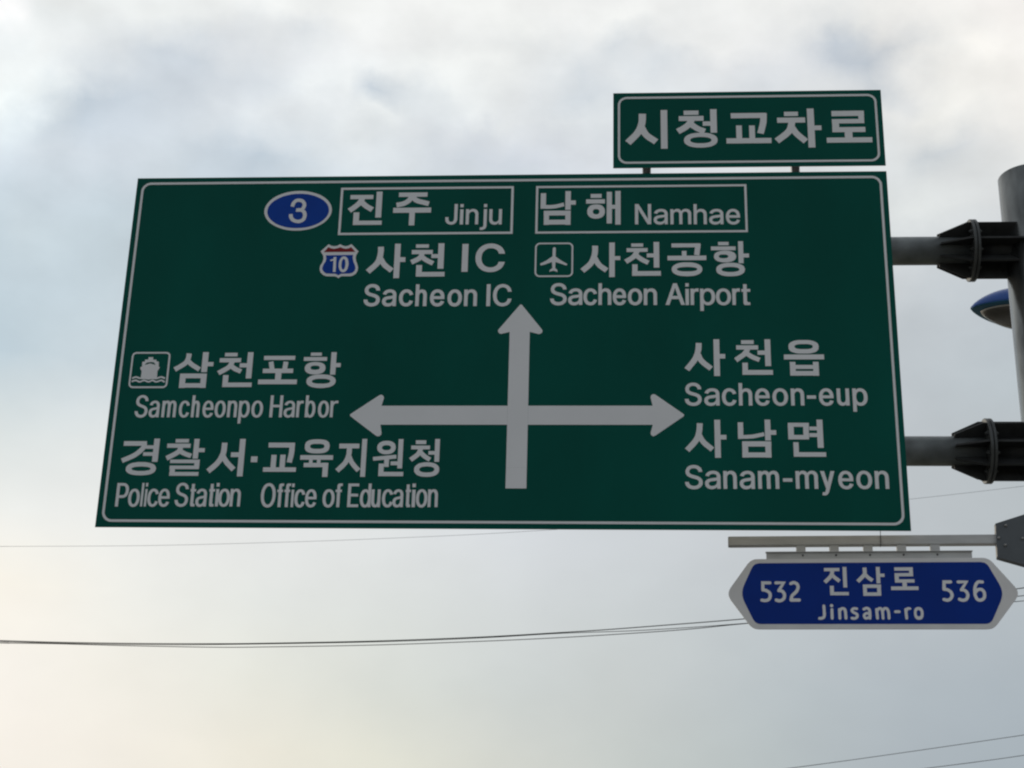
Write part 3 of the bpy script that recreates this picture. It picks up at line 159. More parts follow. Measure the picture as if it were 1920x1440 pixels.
MAIN_ART = json.loads(r'''[["border","white rounded border line of the big sign","white",1,[[[[2400,34],[2413,35],[2425,39],[2437,45],[2447,53],[2455,63],[2461,75],[2465,87],[2466,100],[2466,2358],[2465,2371],[2461,2383],[2455,2394],[2447,2404],[2437,2413],[2425,2419],[2413,2423],[2400,2424],[-2400,2424],[-2413,2423],[-2425,2419],[-2437,2413],[-2447,2404],[-2455,2394],[-2461,2383],[-2465,2371],[-2466,2358],[-2466,100],[-2465,87],[-2461,75],[-2455,63],[-2447,53],[-2437,45],[-2425,39],[-2413,35],[-2400,34]],
[[2400,50],[2410,51],[2419,54],[2428,59],[2435,65],[2441,72],[2446,81],[2449,90],[2450,100],[2450,2357],[2449,2367],[2446,2377],[2441,2385],[2435,2393],[2428,2399],[2419,2404],[2410,2406],[2400,2407],[-2400,2407],[-2410,2406],[-2419,2404],[-2428,2399],[-2435,2393],[-2441,2385],[-2446,2377],[-2449,2367],[-2450,2357],[-2450,100],[-2449,90],[-2446,81],[-2441,72],[-2435,65],[-2428,59],[-2419,54],[-2410,51],[-2400,50]]]],[]],["destination_box","white rectangular frame round the Korean and Latin name Jinju","white",1,[[[[-1106,2017],[52,2017],[52,2371],[-1106,2371]],
[[-1090,2033],[36,2033],[36,2355],[-1090,2355]]]],[]],["korean_lettering","white Korean lettering 진주","white",1,[[[[-1039,2284],[-885,2284],[-885,2315],[-1039,2315]]],
[[[-940,2283],[-943,2276],[-947,2268],[-951,2260],[-955,2252],[-961,2244],[-967,2236],[-974,2229],[-981,2222],[-988,2216],[-995,2210],[-1002,2204],[-1009,2198],[-1016,2193],[-1023,2188],[-1029,2183],[-1052,2213],[-1045,2218],[-1038,2223],[-1031,2228],[-1025,2233],[-1019,2238],[-1013,2243],[-1006,2249],[-1001,2255],[-995,2260],[-991,2266],[-987,2271],[-984,2277],[-981,2284],[-977,2292],[-973,2299]]],
[[[-950,2274],[-943,2268],[-936,2262],[-930,2256],[-923,2250],[-917,2245],[-910,2240],[-902,2235],[-894,2230],[-885,2225],[-877,2220],[-896,2188],[-905,2193],[-913,2198],[-922,2204],[-930,2209],[-939,2215],[-947,2222],[-954,2228],[-961,2234],[-968,2240],[-975,2246]]],
[[[-864,2145],[-825,2145],[-825,2339],[-864,2339]]],
[[[-1011,2092],[-972,2092],[-972,2185],[-1011,2185]]],
[[[-1009,2091],[-819,2091],[-819,2122],[-1009,2122]]],
[[[-714,2298],[-523,2298],[-523,2330],[-714,2330]]],
[[[-607,2300],[-611,2292],[-616,2284],[-620,2275],[-626,2266],[-633,2257],[-641,2250],[-650,2244],[-658,2239],[-667,2234],[-676,2230],[-686,2227],[-696,2225],[-705,2223],[-714,2221],[-723,2219],[-730,2254],[-721,2256],[-711,2257],[-703,2259],[-695,2261],[-689,2263],[-682,2266],[-675,2269],[-669,2273],[-664,2277],[-659,2281],[-655,2286],[-651,2293],[-647,2300],[-642,2309],[-637,2317]]],
[[[-603,2301],[-598,2297],[-593,2292],[-590,2289],[-585,2286],[-579,2283],[-568,2279],[-554,2275],[-538,2271],[-522,2266],[-506,2262],[-515,2228],[-531,2232],[-547,2237],[-564,2241],[-579,2246],[-592,2250],[-603,2256],[-612,2261],[-617,2266],[-621,2270],[-626,2274]]],
[[[-747,2179],[-494,2179],[-494,2216],[-747,2216]]],
[[[-638,2085],[-601,2085],[-601,2189],[-638,2189]]]],[]],["latin_lettering","white Latin lettering Jinju","white",1,[],
[["J",-397,-317,2090,2241,21,20],["i",-300,-278,2089,2240,21,20],["n",-261,-178,2089,2239,21,20],["j",-166,-122,2088,2239,21,20],["u",-106,-22,2087,2238,21,20]]],["route_oval","blue oval route marker with a white rim and the number 3","white",1,[[[[-1158,2201],[-1160,2221],[-1166,2240],[-1176,2258],[-1189,2276],[-1205,2292],[-1225,2307],[-1247,2320],[-1272,2330],[-1299,2339],[-1327,2345],[-1356,2349],[-1386,2350],[-1415,2349],[-1444,2345],[-1472,2339],[-1499,2330],[-1524,2320],[-1546,2307],[-1566,2292],[-1582,2276],[-1595,2258],[-1605,2240],[-1611,2221],[-1613,2201],[-1611,2182],[-1605,2163],[-1595,2144],[-1582,2126],[-1566,2110],[-1546,2096],[-1524,2083],[-1499,2072],[-1472,2063],[-1444,2057],[-1415,2053],[-1386,2052],[-1356,2053],[-1327,2057],[-1299,2063],[-1272,2072],[-1247,2083],[-1225,2096],[-1205,2110],[-1189,2126],[-1176,2144],[-1166,2163],[-1160,2182]]]],[]],["@route_field",null,"blue",2,[[[[-1177,2199],[-1179,2216],[-1184,2233],[-1193,2249],[-1205,2264],[-1220,2278],[-1238,2290],[-1258,2301],[-1281,2311],[-1305,2318],[-1331,2324],[-1358,2327],[-1385,2328],[-1412,2327],[-1438,2324],[-1464,2318],[-1488,2311],[-1511,2301],[-1531,2290],[-1549,2278],[-1564,2264],[-1576,2249],[-1585,2233],[-1590,2216],[-1592,2199],[-1590,2182],[-1585,2166],[-1576,2150],[-1564,2135],[-1549,2121],[-1531,2108],[-1511,2097],[-1488,2088],[-1464,2080],[-1438,2075],[-1412,2072],[-1385,2071],[-1358,2072],[-1331,2075],[-1305,2080],[-1281,2088],[-1258,2097],[-1238,2108],[-1220,2121],[-1205,2135],[-1193,2150],[-1184,2166],[-1179,2182]]]],[]],["@numeral",null,"white",3,[[[[-1437,2233],[-1436,2238],[-1436,2243],[-1435,2249],[-1433,2256],[-1431,2262],[-1427,2268],[-1424,2273],[-1419,2278],[-1415,2281],[-1411,2285],[-1406,2287],[-1401,2289],[-1396,2291],[-1391,2291],[-1385,2291],[-1380,2291],[-1374,2290],[-1367,2288],[-1361,2286],[-1354,2282],[-1349,2278],[-1344,2272],[-1340,2266],[-1336,2260],[-1334,2253],[-1333,2246],[-1332,2239],[-1333,2232],[-1335,2226],[-1337,2220],[-1339,2215],[-1343,2210],[-1347,2205],[-1351,2201],[-1356,2197],[-1363,2194],[-1369,2193],[-1375,2192],[-1380,2192],[-1384,2192],[-1388,2192],[-1392,2192],[-1395,2192],[-1398,2193],[-1400,2193],[-1397,2218],[-1394,2217],[-1392,2217],[-1390,2217],[-1388,2216],[-1385,2217],[-1381,2217],[-1377,2217],[-1373,2218],[-1370,2218],[-1368,2219],[-1367,2220],[-1365,2222],[-1363,2224],[-1361,2227],[-1360,2230],[-1359,2233],[-1358,2237],[-1357,2241],[-1357,2244],[-1358,2247],[-1359,2250],[-1361,2253],[-1363,2257],[-1366,2260],[-1369,2262],[-1371,2263],[-1374,2264],[-1378,2265],[-1383,2266],[-1386,2266],[-1389,2266],[-1391,2266],[-1393,2266],[-1395,2265],[-1397,2264],[-1400,2262],[-1402,2260],[-1405,2257],[-1407,2254],[-1408,2252],[-1409,2249],[-1410,2245],[-1411,2240],[-1412,2234],[-1413,2228]]],
[[[-1385,2219],[-1380,2219],[-1375,2218],[-1369,2218],[-1362,2217],[-1356,2215],[-1350,2212],[-1345,2208],[-1340,2204],[-1335,2199],[-1332,2194],[-1329,2188],[-1327,2182],[-1325,2175],[-1324,2169],[-1324,2162],[-1325,2155],[-1326,2148],[-1328,2141],[-1330,2134],[-1334,2127],[-1339,2121],[-1345,2117],[-1351,2113],[-1356,2111],[-1362,2109],[-1368,2107],[-1374,2106],[-1379,2106],[-1385,2107],[-1391,2108],[-1397,2109],[-1403,2111],[-1409,2114],[-1415,2117],[-1421,2120],[-1426,2125],[-1430,2130],[-1434,2135],[-1437,2140],[-1440,2146],[-1442,2152],[-1443,2158],[-1444,2164],[-1444,2168],[-1445,2173],[-1420,2176],[-1419,2171],[-1419,2166],[-1418,2162],[-1418,2158],[-1417,2156],[-1415,2153],[-1413,2149],[-1411,2146],[-1408,2143],[-1405,2141],[-1402,2138],[-1398,2137],[-1394,2135],[-1390,2133],[-1386,2132],[-1382,2132],[-1379,2132],[-1376,2132],[-1373,2132],[-1370,2133],[-1366,2134],[-1363,2136],[-1359,2138],[-1357,2140],[-1355,2142],[-1353,2145],[-1352,2149],[-1351,2153],[-1350,2158],[-1349,2163],[-1349,2167],[-1350,2171],[-1351,2175],[-1352,2178],[-1354,2181],[-1355,2184],[-1358,2186],[-1360,2188],[-1363,2190],[-1366,2192],[-1368,2192],[-1372,2193],[-1376,2193],[-1382,2194],[-1387,2194]]]],[]],["korean_lettering","white Korean lettering 사천 before the letters IC","white",1,[[[[-795,1929],[-794,1919],[-794,1910],[-793,1899],[-794,1888],[-795,1876],[-796,1863],[-798,1849],[-801,1834],[-806,1818],[-814,1802],[-825,1787],[-838,1773],[-851,1759],[-865,1746],[-877,1733],[-905,1760],[-892,1773],[-878,1787],[-865,1799],[-855,1811],[-847,1822],[-842,1832],[-839,1844],[-836,1856],[-834,1868],[-833,1880],[-832,1890],[-832,1899],[-832,1908],[-833,1918],[-833,1928]]],
[[[-800,1857],[-794,1846],[-788,1836],[-782,1826],[-777,1817],[-770,1809],[-762,1801],[-753,1793],[-743,1785],[-732,1777],[-722,1768],[-745,1740],[-755,1748],[-765,1756],[-776,1765],[-787,1774],[-797,1784],[-806,1796],[-814,1807],[-820,1818],[-826,1828],[-832,1838]]],
[[[-721,1700],[-683,1700],[-683,1950],[-721,1950]]],
[[[-699,1817],[-648,1817],[-648,1851],[-699,1851]]],
[[[-582,1919],[-497,1919],[-497,1944],[-582,1944]]],
[[[-608,1873],[-470,1873],[-470,1903],[-608,1903]]],
[[[-522,1876],[-524,1869],[-526,1863],[-528,1854],[-532,1843],[-541,1833],[-551,1825],[-563,1817],[-576,1811],[-588,1805],[-600,1798],[-616,1829],[-604,1835],[-592,1841],[-580,1847],[-571,1853],[-565,1858],[-562,1861],[-561,1865],[-559,1870],[-558,1878],[-555,1886]]],
[[[-534,1870],[-527,1864],[-521,1859],[-515,1853],[-509,1848],[-502,1844],[-494,1839],[-485,1834],[-476,1829],[-466,1824],[-457,1819],[-472,1790],[-481,1795],[-491,1800],[-501,1805],[-511,1811],[-520,1816],[-528,1822],[-536,1828],[-542,1834],[-548,1840],[-555,1845]]],
[[[-434,1766],[-395,1766],[-395,1951],[-434,1951]]],
[[[-478,1844],[-416,1844],[-416,1872],[-478,1872]]],
[[[-574,1713],[-536,1713],[-536,1793],[-574,1793]]],
[[[-573,1710],[-386,1710],[-386,1743],[-573,1743]]]],[]],["latin_lettering","large white Latin letters IC","white",1,[],
[["I",-276,-236,1743,1945,39,34],["C",-187,4,1742,1944,39,34]]],["latin_lettering","white Latin lettering Sacheon IC","white",1,[],
[["S",-907,-801,1500,1656,25,24],["a",-786,-694,1499,1656,24,24],["c",-676,-585,1499,1655,24,24],["h",-569,-495,1498,1654,24,24],["e",-474,-380,1498,1654,24,24],["o",-360,-266,1497,1653,24,24],["n",-252,-168,1497,1653,24,23],["I",-107,-82,1496,1652,24,24],["C",-65,55,1496,1651,24,23]]],["route_shield","small white edged shield with a red band on top, a blue field and the number 10","white",1,[[[[-1162,1950],[-1145,1939],[-1126,1935],[-1104,1938],[-1086,1950],[-1068,1939],[-1049,1934],[-1029,1939],[-1011,1950],[-961,1896],[-973,1874],[-977,1854],[-974,1829],[-964,1803],[-957,1780],[-959,1754],[-970,1732],[-990,1719],[-1006,1715],[-1057,1716],[-1070,1712],[-1083,1701],[-1094,1711],[-1107,1715],[-1162,1716],[-1184,1725],[-1202,1742],[-1211,1766],[-1209,1792],[-1195,1819],[-1190,1841],[-1193,1865],[-1213,1898]]]],[]],["@shield_band",null,"red",2,[[[[-1163,1928],[-1142,1918],[-1123,1915],[-1101,1920],[-1082,1927],[-1064,1918],[-1046,1915],[-1027,1918],[-1012,1927],[-982,1893],[-1190,1892]]]],[]],["@shield_field",null,"blue",2,[[[[-1175,1868],[-995,1870],[-997,1850],[-990,1819],[-979,1795],[-974,1775],[-978,1755],[-991,1741],[-1011,1735],[-1066,1734],[-1084,1723],[-1104,1734],[-1163,1736],[-1179,1745],[-1191,1762],[-1193,1778],[-1187,1800],[-1174,1823],[-1171,1843]]]],[]],["@numeral",null,"white",3,[[[[-1105,1855],[-1103,1746],[-1121,1746],[-1123,1855]]],
[[[-1109,1848],[-1110,1845],[-1112,1841],[-1114,1838],[-1117,1834],[-1120,1831],[-1125,1828],[-1129,1827],[-1134,1826],[-1138,1825],[-1142,1824],[-1145,1835],[-1141,1836],[-1136,1837],[-1132,1838],[-1129,1839],[-1127,1840],[-1125,1842],[-1124,1844],[-1122,1847],[-1120,1850],[-1119,1853]]],
[[[-1021,1801],[-1022,1813],[-1024,1824],[-1026,1834],[-1030,1843],[-1035,1850],[-1041,1855],[-1047,1858],[-1054,1859],[-1061,1858],[-1067,1855],[-1072,1850],[-1077,1843],[-1081,1834],[-1084,1824],[-1086,1813],[-1086,1801],[-1086,1789],[-1084,1778],[-1081,1768],[-1077,1759],[-1072,1752],[-1067,1747],[-1061,1744],[-1054,1743],[-1047,1744],[-1041,1747],[-1035,1752],[-1030,1759],[-1026,1768],[-1024,1778],[-1022,1789]],
[[-1041,1801],[-1042,1810],[-1043,1819],[-1044,1826],[-1046,1832],[-1049,1836],[-1052,1839],[-1055,1840],[-1058,1839],[-1061,1836],[-1063,1832],[-1065,1826],[-1067,1819],[-1068,1810],[-1068,1801],[-1068,1792],[-1067,1783],[-1065,1776],[-1063,1770],[-1061,1766],[-1058,1763],[-1055,1762],[-1052,1763],[-1049,1766],[-1046,1770],[-1044,1776],[-1043,1783],[-1042,1792]]]],[]],["destination_box","white rectangular frame round the Korean and Latin name Namhae","white",1,[[[[200,2017],[1585,2017],[1585,2370],[200,2370]],
[[215,2032],[1570,2032],[1570,2355],[215,2355]]]],[]],["korean_lettering","white Korean lettering 남해","white",1,[[[[232,2201],[267,2201],[267,2316],[232,2316]]],
[[[235,2228],[252,2228],[270,2228],[287,2227],[304,2228],[319,2229],[332,2231],[345,2234],[357,2237],[370,2241],[383,2245],[390,2218],[377,2215],[365,2211],[351,2208],[337,2204],[322,2202],[305,2201],[287,2200],[270,2200],[252,2201],[235,2201]]],
[[[395,2192],[431,2192],[431,2330],[395,2330]]],
[[[416,2229],[464,2229],[464,2260],[416,2260]]],
[[[254,2150],[431,2150],[431,2185],[254,2185]]],
[[[255,2083],[431,2083],[431,2118],[255,2118]]],
[[[255,2081],[289,2081],[289,2185],[255,2185]]],
[[[396,2080],[431,2080],[431,2184],[396,2184]]],
[[[562,2278],[634,2278],[634,2307],[562,2307]]],
[[[532,2236],[656,2236],[656,2267],[532,2267]]],
[[[656,2177],[655,2190],[652,2200],[647,2208],[641,2216],[633,2222],[623,2226],[612,2228],[598,2229],[584,2228],[573,2226],[563,2222],[555,2216],[549,2208],[544,2200],[541,2190],[540,2177],[541,2164],[544,2154],[549,2145],[555,2138],[563,2132],[573,2128],[584,2125],[598,2124],[612,2125],[623,2128],[633,2132],[641,2138],[647,2145],[652,2154],[655,2164]],
[[620,2175],[620,2181],[618,2185],[616,2189],[613,2191],[609,2194],[604,2195],[598,2195],[593,2195],[588,2194],[584,2191],[581,2189],[579,2185],[577,2181],[577,2175],[577,2170],[579,2166],[581,2162],[584,2159],[588,2157],[593,2156],[598,2155],[604,2156],[609,2157],[613,2159],[616,2162],[618,2166],[620,2170]]],
[[[668,2088],[702,2088],[702,2322],[668,2322]]],
[[[724,2079],[759,2079],[759,2328],[724,2328]]],
[[[700,2196],[729,2196],[729,2225],[700,2225]]]],[]],["latin_lettering","white Latin lettering Namhae","white",1,[],
[["N",853,959,2080,2229,21,21],["a",975,1067,2079,2227,21,21],["m",1084,1220,2078,2226,21,21],["h",1236,1321,2077,2225,21,21],["a",1336,1429,2076,2224,21,21],["e",1445,1537,2075,2223,21,21]]],["pictogram","white airplane symbol in a rounded white frame","white",1,[[[[417,1702],[426,1703],[434,1707],[441,1712],[447,1719],[450,1727],[451,1736],[451,1916],[450,1925],[447,1933],[441,1940],[434,1946],[426,1949],[417,1950],[235,1950],[226,1949],[218,1946],[211,1940],[206,1933],[202,1925],[201,1916],[201,1736],[202,1727],[206,1719],[211,1712],[218,1707],[226,1703],[235,1702]],
[[417,1713],[423,1714],[429,1716],[433,1720],[437,1725],[439,1730],[440,1736],[440,1916],[439,1922],[437,1928],[433,1933],[429,1936],[423,1938],[417,1939],[235,1939],[229,1938],[224,1936],[219,1933],[216,1928],[213,1922],[212,1916],[212,1736],[213,1730],[216,1725],[219,1720],[224,1716],[229,1714],[235,1713]]],
[[[327,1918],[317,1909],[316,1851],[279,1822],[236,1798],[239,1785],[265,1791],[313,1810],[316,1766],[300,1752],[297,1739],[312,1744],[324,1747],[336,1743],[350,1737],[348,1753],[335,1766],[336,1809],[375,1796],[407,1784],[414,1794],[373,1820],[336,1849],[337,1911]]]],[]],["korean_lettering","white Korean lettering 사천공항","white",1,[[[[612,1925],[612,1912],[612,1900],[612,1887],[611,1873],[609,1859],[605,1845],[601,1830],[596,1816],[589,1801],[581,1787],[571,1774],[559,1762],[547,1751],[535,1741],[524,1731],[499,1759],[510,1769],[522,1780],[533,1789],[542,1799],[550,1808],[556,1819],[561,1830],[565,1842],[569,1854],[572,1866],[573,1877],[574,1889],[574,1900],[574,1913],[574,1926]]],
[[[603,1851],[610,1840],[615,1828],[621,1817],[627,1807],[633,1799],[640,1791],[649,1784],[659,1777],[669,1769],[680,1761],[658,1733],[648,1740],[638,1748],[627,1756],[616,1765],[606,1776],[597,1787],[590,1800],[583,1812],[578,1823],[572,1834]]],
[[[685,1699],[721,1699],[721,1948],[685,1948]]],
[[[709,1821],[757,1821],[757,1849],[709,1849]]],
[[[828,1916],[905,1916],[905,1940],[828,1940]]],
[[[798,1879],[934,1879],[934,1906],[798,1906]]],
[[[882,1878],[878,1871],[875,1863],[870,1854],[865,1844],[857,1834],[846,1825],[835,1817],[824,1809],[812,1801],[802,1794],[782,1822],[793,1830],[805,1837],[816,1844],[825,1851],[832,1858],[837,1863],[840,1870],[844,1877],[847,1885],[852,1894]]],
[[[868,1868],[875,1862],[882,1855],[889,1849],[896,1844],[903,1839],[910,1834],[919,1829],[928,1824],[937,1819],[946,1814],[931,1786],[922,1791],[912,1796],[903,1801],[894,1806],[884,1812],[876,1819],[868,1825],[861,1831],[854,1838],[847,1844]]],
[[[973,1765],[1009,1765],[1009,1950],[973,1950]]],
[[[928,1839],[988,1839],[988,1867],[928,1867]]],
[[[834,1711],[868,1711],[868,1789],[834,1789]]],
[[[833,1707],[1018,1707],[1018,1740],[833,1740]]],
[[[1089,1910],[1276,1910],[1276,1938],[1089,1938]]],
[[[1278,1931],[1268,1851],[1234,1855],[1244,1935]]],
[[[1155,1844],[1185,1844],[1185,1884],[1155,1884]]],
[[[1062,1817],[1312,1817],[1312,1849],[1062,1849]]],
[[[1285,1752],[1283,1764],[1278,1773],[1270,1781],[1259,1788],[1245,1794],[1229,1798],[1210,1801],[1186,1801],[1163,1801],[1144,1798],[1128,1794],[1114,1788],[1103,1781],[1095,1773],[1090,1764],[1088,1752],[1090,1740],[1095,1730],[1103,1722],[1114,1715],[1128,1709],[1144,1705],[1163,1703],[1186,1702],[1210,1703],[1229,1705],[1245,1709],[1259,1715],[1270,1722],[1278,1730],[1283,1740]],
[[1252,1752],[1251,1757],[1247,1760],[1240,1763],[1230,1765],[1219,1767],[1205,1768],[1187,1769],[1169,1768],[1155,1767],[1143,1765],[1134,1763],[1127,1760],[1123,1757],[1121,1752],[1123,1748],[1127,1744],[1134,1741],[1143,1739],[1155,1737],[1169,1736],[1187,1736],[1205,1736],[1219,1737],[1230,1739],[1240,1741],[1247,1744],[1251,1748]]],
[[[1390,1923],[1458,1923],[1458,1947],[1390,1947]]],
[[[1343,1887],[1502,1887],[1502,1914],[1343,1914]]],
[[[1504,1842],[1503,1852],[1499,1860],[1494,1867],[1486,1873],[1476,1877],[1464,1881],[1450,1883],[1433,1884],[1416,1883],[1402,1881],[1390,1877],[1380,1873],[1372,1867],[1366,1860],[1363,1852],[1361,1842],[1363,1832],[1366,1824],[1372,1817],[1380,1811],[1390,1806],[1402,1803],[1416,1800],[1433,1800],[1450,1800],[1464,1803],[1476,1806],[1486,1811],[1494,1817],[1499,1824],[1503,1832]],
[[1453,1843],[1453,1847],[1451,1850],[1447,1852],[1443,1854],[1438,1856],[1431,1856],[1423,1857],[1415,1856],[1408,1856],[1403,1854],[1398,1852],[1395,1850],[1393,1847],[1393,1843],[1393,1839],[1395,1836],[1398,1833],[1403,1831],[1408,1830],[1415,1829],[1423,1829],[1431,1829],[1438,1830],[1443,1831],[1447,1833],[1451,1836],[1453,1839]]],
[[[1519,1793],[1551,1793],[1551,1951],[1519,1951]]],
[[[1538,1834],[1587,1834],[1587,1862],[1538,1862]]],
[[[1558,1748],[1556,1760],[1552,1769],[1544,1777],[1534,1784],[1521,1789],[1506,1793],[1488,1796],[1466,1796],[1443,1796],[1426,1793],[1410,1789],[1398,1784],[1387,1777],[1380,1769],[1375,1760],[1374,1748],[1375,1737],[1380,1727],[1387,1719],[1398,1713],[1410,1707],[1426,1703],[1443,1701],[1466,1700],[1488,1701],[1506,1703],[1521,1707],[1534,1713],[1544,1719],[1552,1727],[1556,1737]],
[[1522,1748],[1521,1753],[1517,1757],[1511,1761],[1503,1763],[1493,1765],[1481,1766],[1465,1767],[1450,1766],[1438,1765],[1427,1763],[1419,1761],[1413,1757],[1410,1753],[1408,1748],[1410,1743],[1413,1739],[1419,1736],[1427,1734],[1438,1732],[1450,1730],[1465,1730],[1481,1730],[1493,1732],[1503,1734],[1511,1736],[1517,1739],[1521,1743]]]],[]],["latin_lettering","white Latin lettering Sacheon Airport","white",1,[],
[["S",305,412,1502,1656,23,23],["a",421,513,1502,1656,23,23],["c",519,607,1501,1655,23,23],["h",616,699,1501,1655,23,23],["e",708,794,1500,1654,23,23],["o",805,898,1500,1653,23,23],["n",907,992,1499,1653,23,23],["A",1047,1169,1499,1652,23,23],["i",1174,1196,1498,1652,23,23],["r",1206,1258,1498,1651,23,22],["p",1267,1363,1498,1651,23,22],["o",1367,1464,1497,1650,23,22],["r",1472,1521,1497,1650,23,22],["t",1531,1587,1496,1649,23,22]]],["pictogram","white ship on waves symbol in a rounded white frame","white",1,[[[[-2171,929],[-2163,930],[-2156,933],[-2150,938],[-2145,944],[-2142,952],[-2141,959],[-2141,1150],[-2142,1158],[-2145,1165],[-2150,1172],[-2156,1176],[-2163,1179],[-2171,1180],[-2365,1180],[-2373,1179],[-2380,1176],[-2386,1172],[-2391,1165],[-2394,1158],[-2395,1150],[-2395,959],[-2394,952],[-2391,944],[-2386,938],[-2380,933],[-2373,930],[-2365,929]],
[[-2171,941],[-2166,942],[-2162,943],[-2158,946],[-2155,950],[-2153,955],[-2153,959],[-2153,1150],[-2153,1155],[-2155,1160],[-2158,1163],[-2162,1166],[-2166,1168],[-2171,1169],[-2365,1169],[-2370,1168],[-2374,1166],[-2378,1163],[-2381,1160],[-2383,1155],[-2384,1150],[-2384,959],[-2383,955],[-2381,950],[-2378,946],[-2374,943],[-2370,942],[-2365,941]]],
[[[-2284,1144],[-2253,1144],[-2253,1127],[-2231,1126],[-2230,1116],[-2214,1112],[-2210,1077],[-2203,1075],[-2208,1061],[-2216,1046],[-2214,1005],[-2219,991],[-2315,991],[-2320,1005],[-2319,1046],[-2330,1063],[-2330,1076],[-2320,1077],[-2322,1111],[-2305,1114],[-2305,1127],[-2284,1128]],
[[-2306,1090],[-2290,1106],[-2266,1110],[-2246,1108],[-2232,1090],[-2245,1093],[-2269,1100],[-2287,1094]]],
[[[-2378,1002],[-2373,1004],[-2369,1006],[-2363,1009],[-2358,1010],[-2352,1011],[-2345,1010],[-2339,1008],[-2334,1006],[-2329,1004],[-2325,1003],[-2320,1003],[-2316,1004],[-2310,1005],[-2304,1006],[-2298,1006],[-2291,1005],[-2284,1003],[-2278,1001],[-2273,999],[-2268,999],[-2265,999],[-2261,1001],[-2256,1003],[-2250,1005],[-2244,1007],[-2238,1006],[-2232,1005],[-2227,1003],[-2222,1002],[-2218,1001],[-2213,1002],[-2207,1005],[-2201,1007],[-2194,1010],[-2186,1011],[-2179,1010],[-2173,1008],[-2168,1005],[-2163,1003],[-2158,1001],[-2163,990],[-2168,993],[-2173,995],[-2178,997],[-2182,999],[-2186,999],[-2191,999],[-2197,997],[-2203,994],[-2210,991],[-2217,990],[-2224,990],[-2230,992],[-2236,994],[-2240,995],[-2243,995],[-2247,994],[-2251,993],[-2256,990],[-2262,988],[-2268,987],[-2275,988],[-2282,990],[-2288,992],[-2294,994],[-2299,995],[-2303,995],[-2308,994],[-2314,993],[-2319,992],[-2326,992],[-2332,993],[-2338,995],[-2343,998],[-2348,999],[-2351,1000],[-2355,999],[-2359,998],[-2364,996],[-2369,993],[-2374,991]]],
[[[-2379,980],[-2374,982],[-2369,984],[-2363,986],[-2357,988],[-2350,988],[-2344,987],[-2338,984],[-2332,981],[-2328,979],[-2324,978],[-2320,979],[-2316,981],[-2310,984],[-2304,987],[-2296,988],[-2289,987],[-2282,984],[-2276,981],[-2270,979],[-2266,978],[-2263,979],[-2259,981],[-2254,984],[-2249,987],[-2242,988],[-2235,987],[-2229,984],[-2224,981],[-2219,979],[-2215,978],[-2211,979],[-2205,981],[-2198,984],[-2191,987],[-2184,988],[-2177,987],[-2171,984],[-2166,981],[-2162,978],[-2158,975],[-2164,966],[-2168,968],[-2173,972],[-2177,974],[-2180,976],[-2184,977],[-2188,976],[-2194,974],[-2200,971],[-2208,968],[-2215,967],[-2223,968],[-2229,971],[-2234,974],[-2239,976],[-2242,976],[-2245,976],[-2249,974],[-2253,971],[-2259,968],[-2266,967],[-2273,968],[-2280,971],[-2286,973],[-2292,976],[-2296,976],[-2300,976],[-2305,974],[-2311,971],[-2317,968],[-2324,967],[-2331,968],[-2338,971],[-2343,974],[-2347,976],[-2351,977],[-2355,976],[-2360,975],[-2364,973],[-2370,971],[-2375,969]]]],[]],["korean_lettering","white Korean lettering 삼천포항","white",1,[[[[-2004,1168],[-2004,1161],[-2004,1153],[-2005,1145],[-2006,1135],[-2008,1126],[-2010,1118],[-2014,1111],[-2018,1102],[-2024,1094],[-2032,1085],[-2043,1077],[-2056,1068],[-2069,1060],[-2082,1051],[-2095,1043],[-2113,1071],[-2100,1079],[-2086,1087],[-2074,1096],[-2063,1103],[-2055,1110],[-2049,1115],[-2046,1120],[-2044,1124],[-2041,1130],[-2040,1135],[-2038,1141],[-2038,1147],[-2037,1154],[-2037,1162],[-2037,1170]]],
[[[-2015,1132],[-2009,1126],[-2003,1120],[-1998,1114],[-1991,1109],[-1985,1103],[-1976,1097],[-1966,1091],[-1955,1084],[-1944,1077],[-1934,1071],[-1950,1044],[-1961,1051],[-1972,1058],[-1983,1065],[-1994,1071],[-2003,1078],[-2012,1085],[-2019,1092],[-2025,1098],[-2031,1104],[-2037,1110]]],
[[[-1930,1039],[-1892,1039],[-1892,1178],[-1930,1178]]],
[[[-1903,1080],[-1855,1080],[-1855,1109],[-1903,1109]]],
[[[-2065,997],[-1891,997],[-1891,1029],[-2065,1029]]],
[[[-2064,932],[-1891,932],[-1891,962],[-2064,962]]],
[[[-2065,930],[-2027,930],[-2027,1028],[-2065,1028]]],
[[[-1928,930],[-1891,930],[-1891,1028],[-1928,1028]]],
[[[-1785,1148],[-1703,1148],[-1703,1173],[-1785,1173]]],
[[[-1816,1107],[-1677,1107],[-1677,1136],[-1816,1136]]],
[[[-1717,1107],[-1720,1099],[-1723,1092],[-1726,1082],[-1732,1072],[-1741,1061],[-1753,1052],[-1766,1043],[-1781,1034],[-1795,1026],[-1808,1018],[-1826,1046],[-1812,1054],[-1797,1063],[-1784,1071],[-1772,1078],[-1764,1085],[-1759,1091],[-1756,1096],[-1754,1103],[-1751,1111],[-1747,1119]]],
[[[-1733,1097],[-1726,1092],[-1720,1087],[-1714,1082],[-1708,1078],[-1702,1074],[-1695,1071],[-1688,1067],[-1680,1064],[-1672,1061],[-1664,1057],[-1676,1029],[-1684,1032],[-1692,1036],[-1701,1039],[-1709,1043],[-1718,1047],[-1725,1052],[-1733,1058],[-1739,1063],[-1745,1068],[-1751,1072]]],
[[[-1636,995],[-1600,995],[-1600,1177],[-1636,1177]]],
[[[-1683,1071],[-1625,1071],[-1625,1100],[-1683,1100]]],
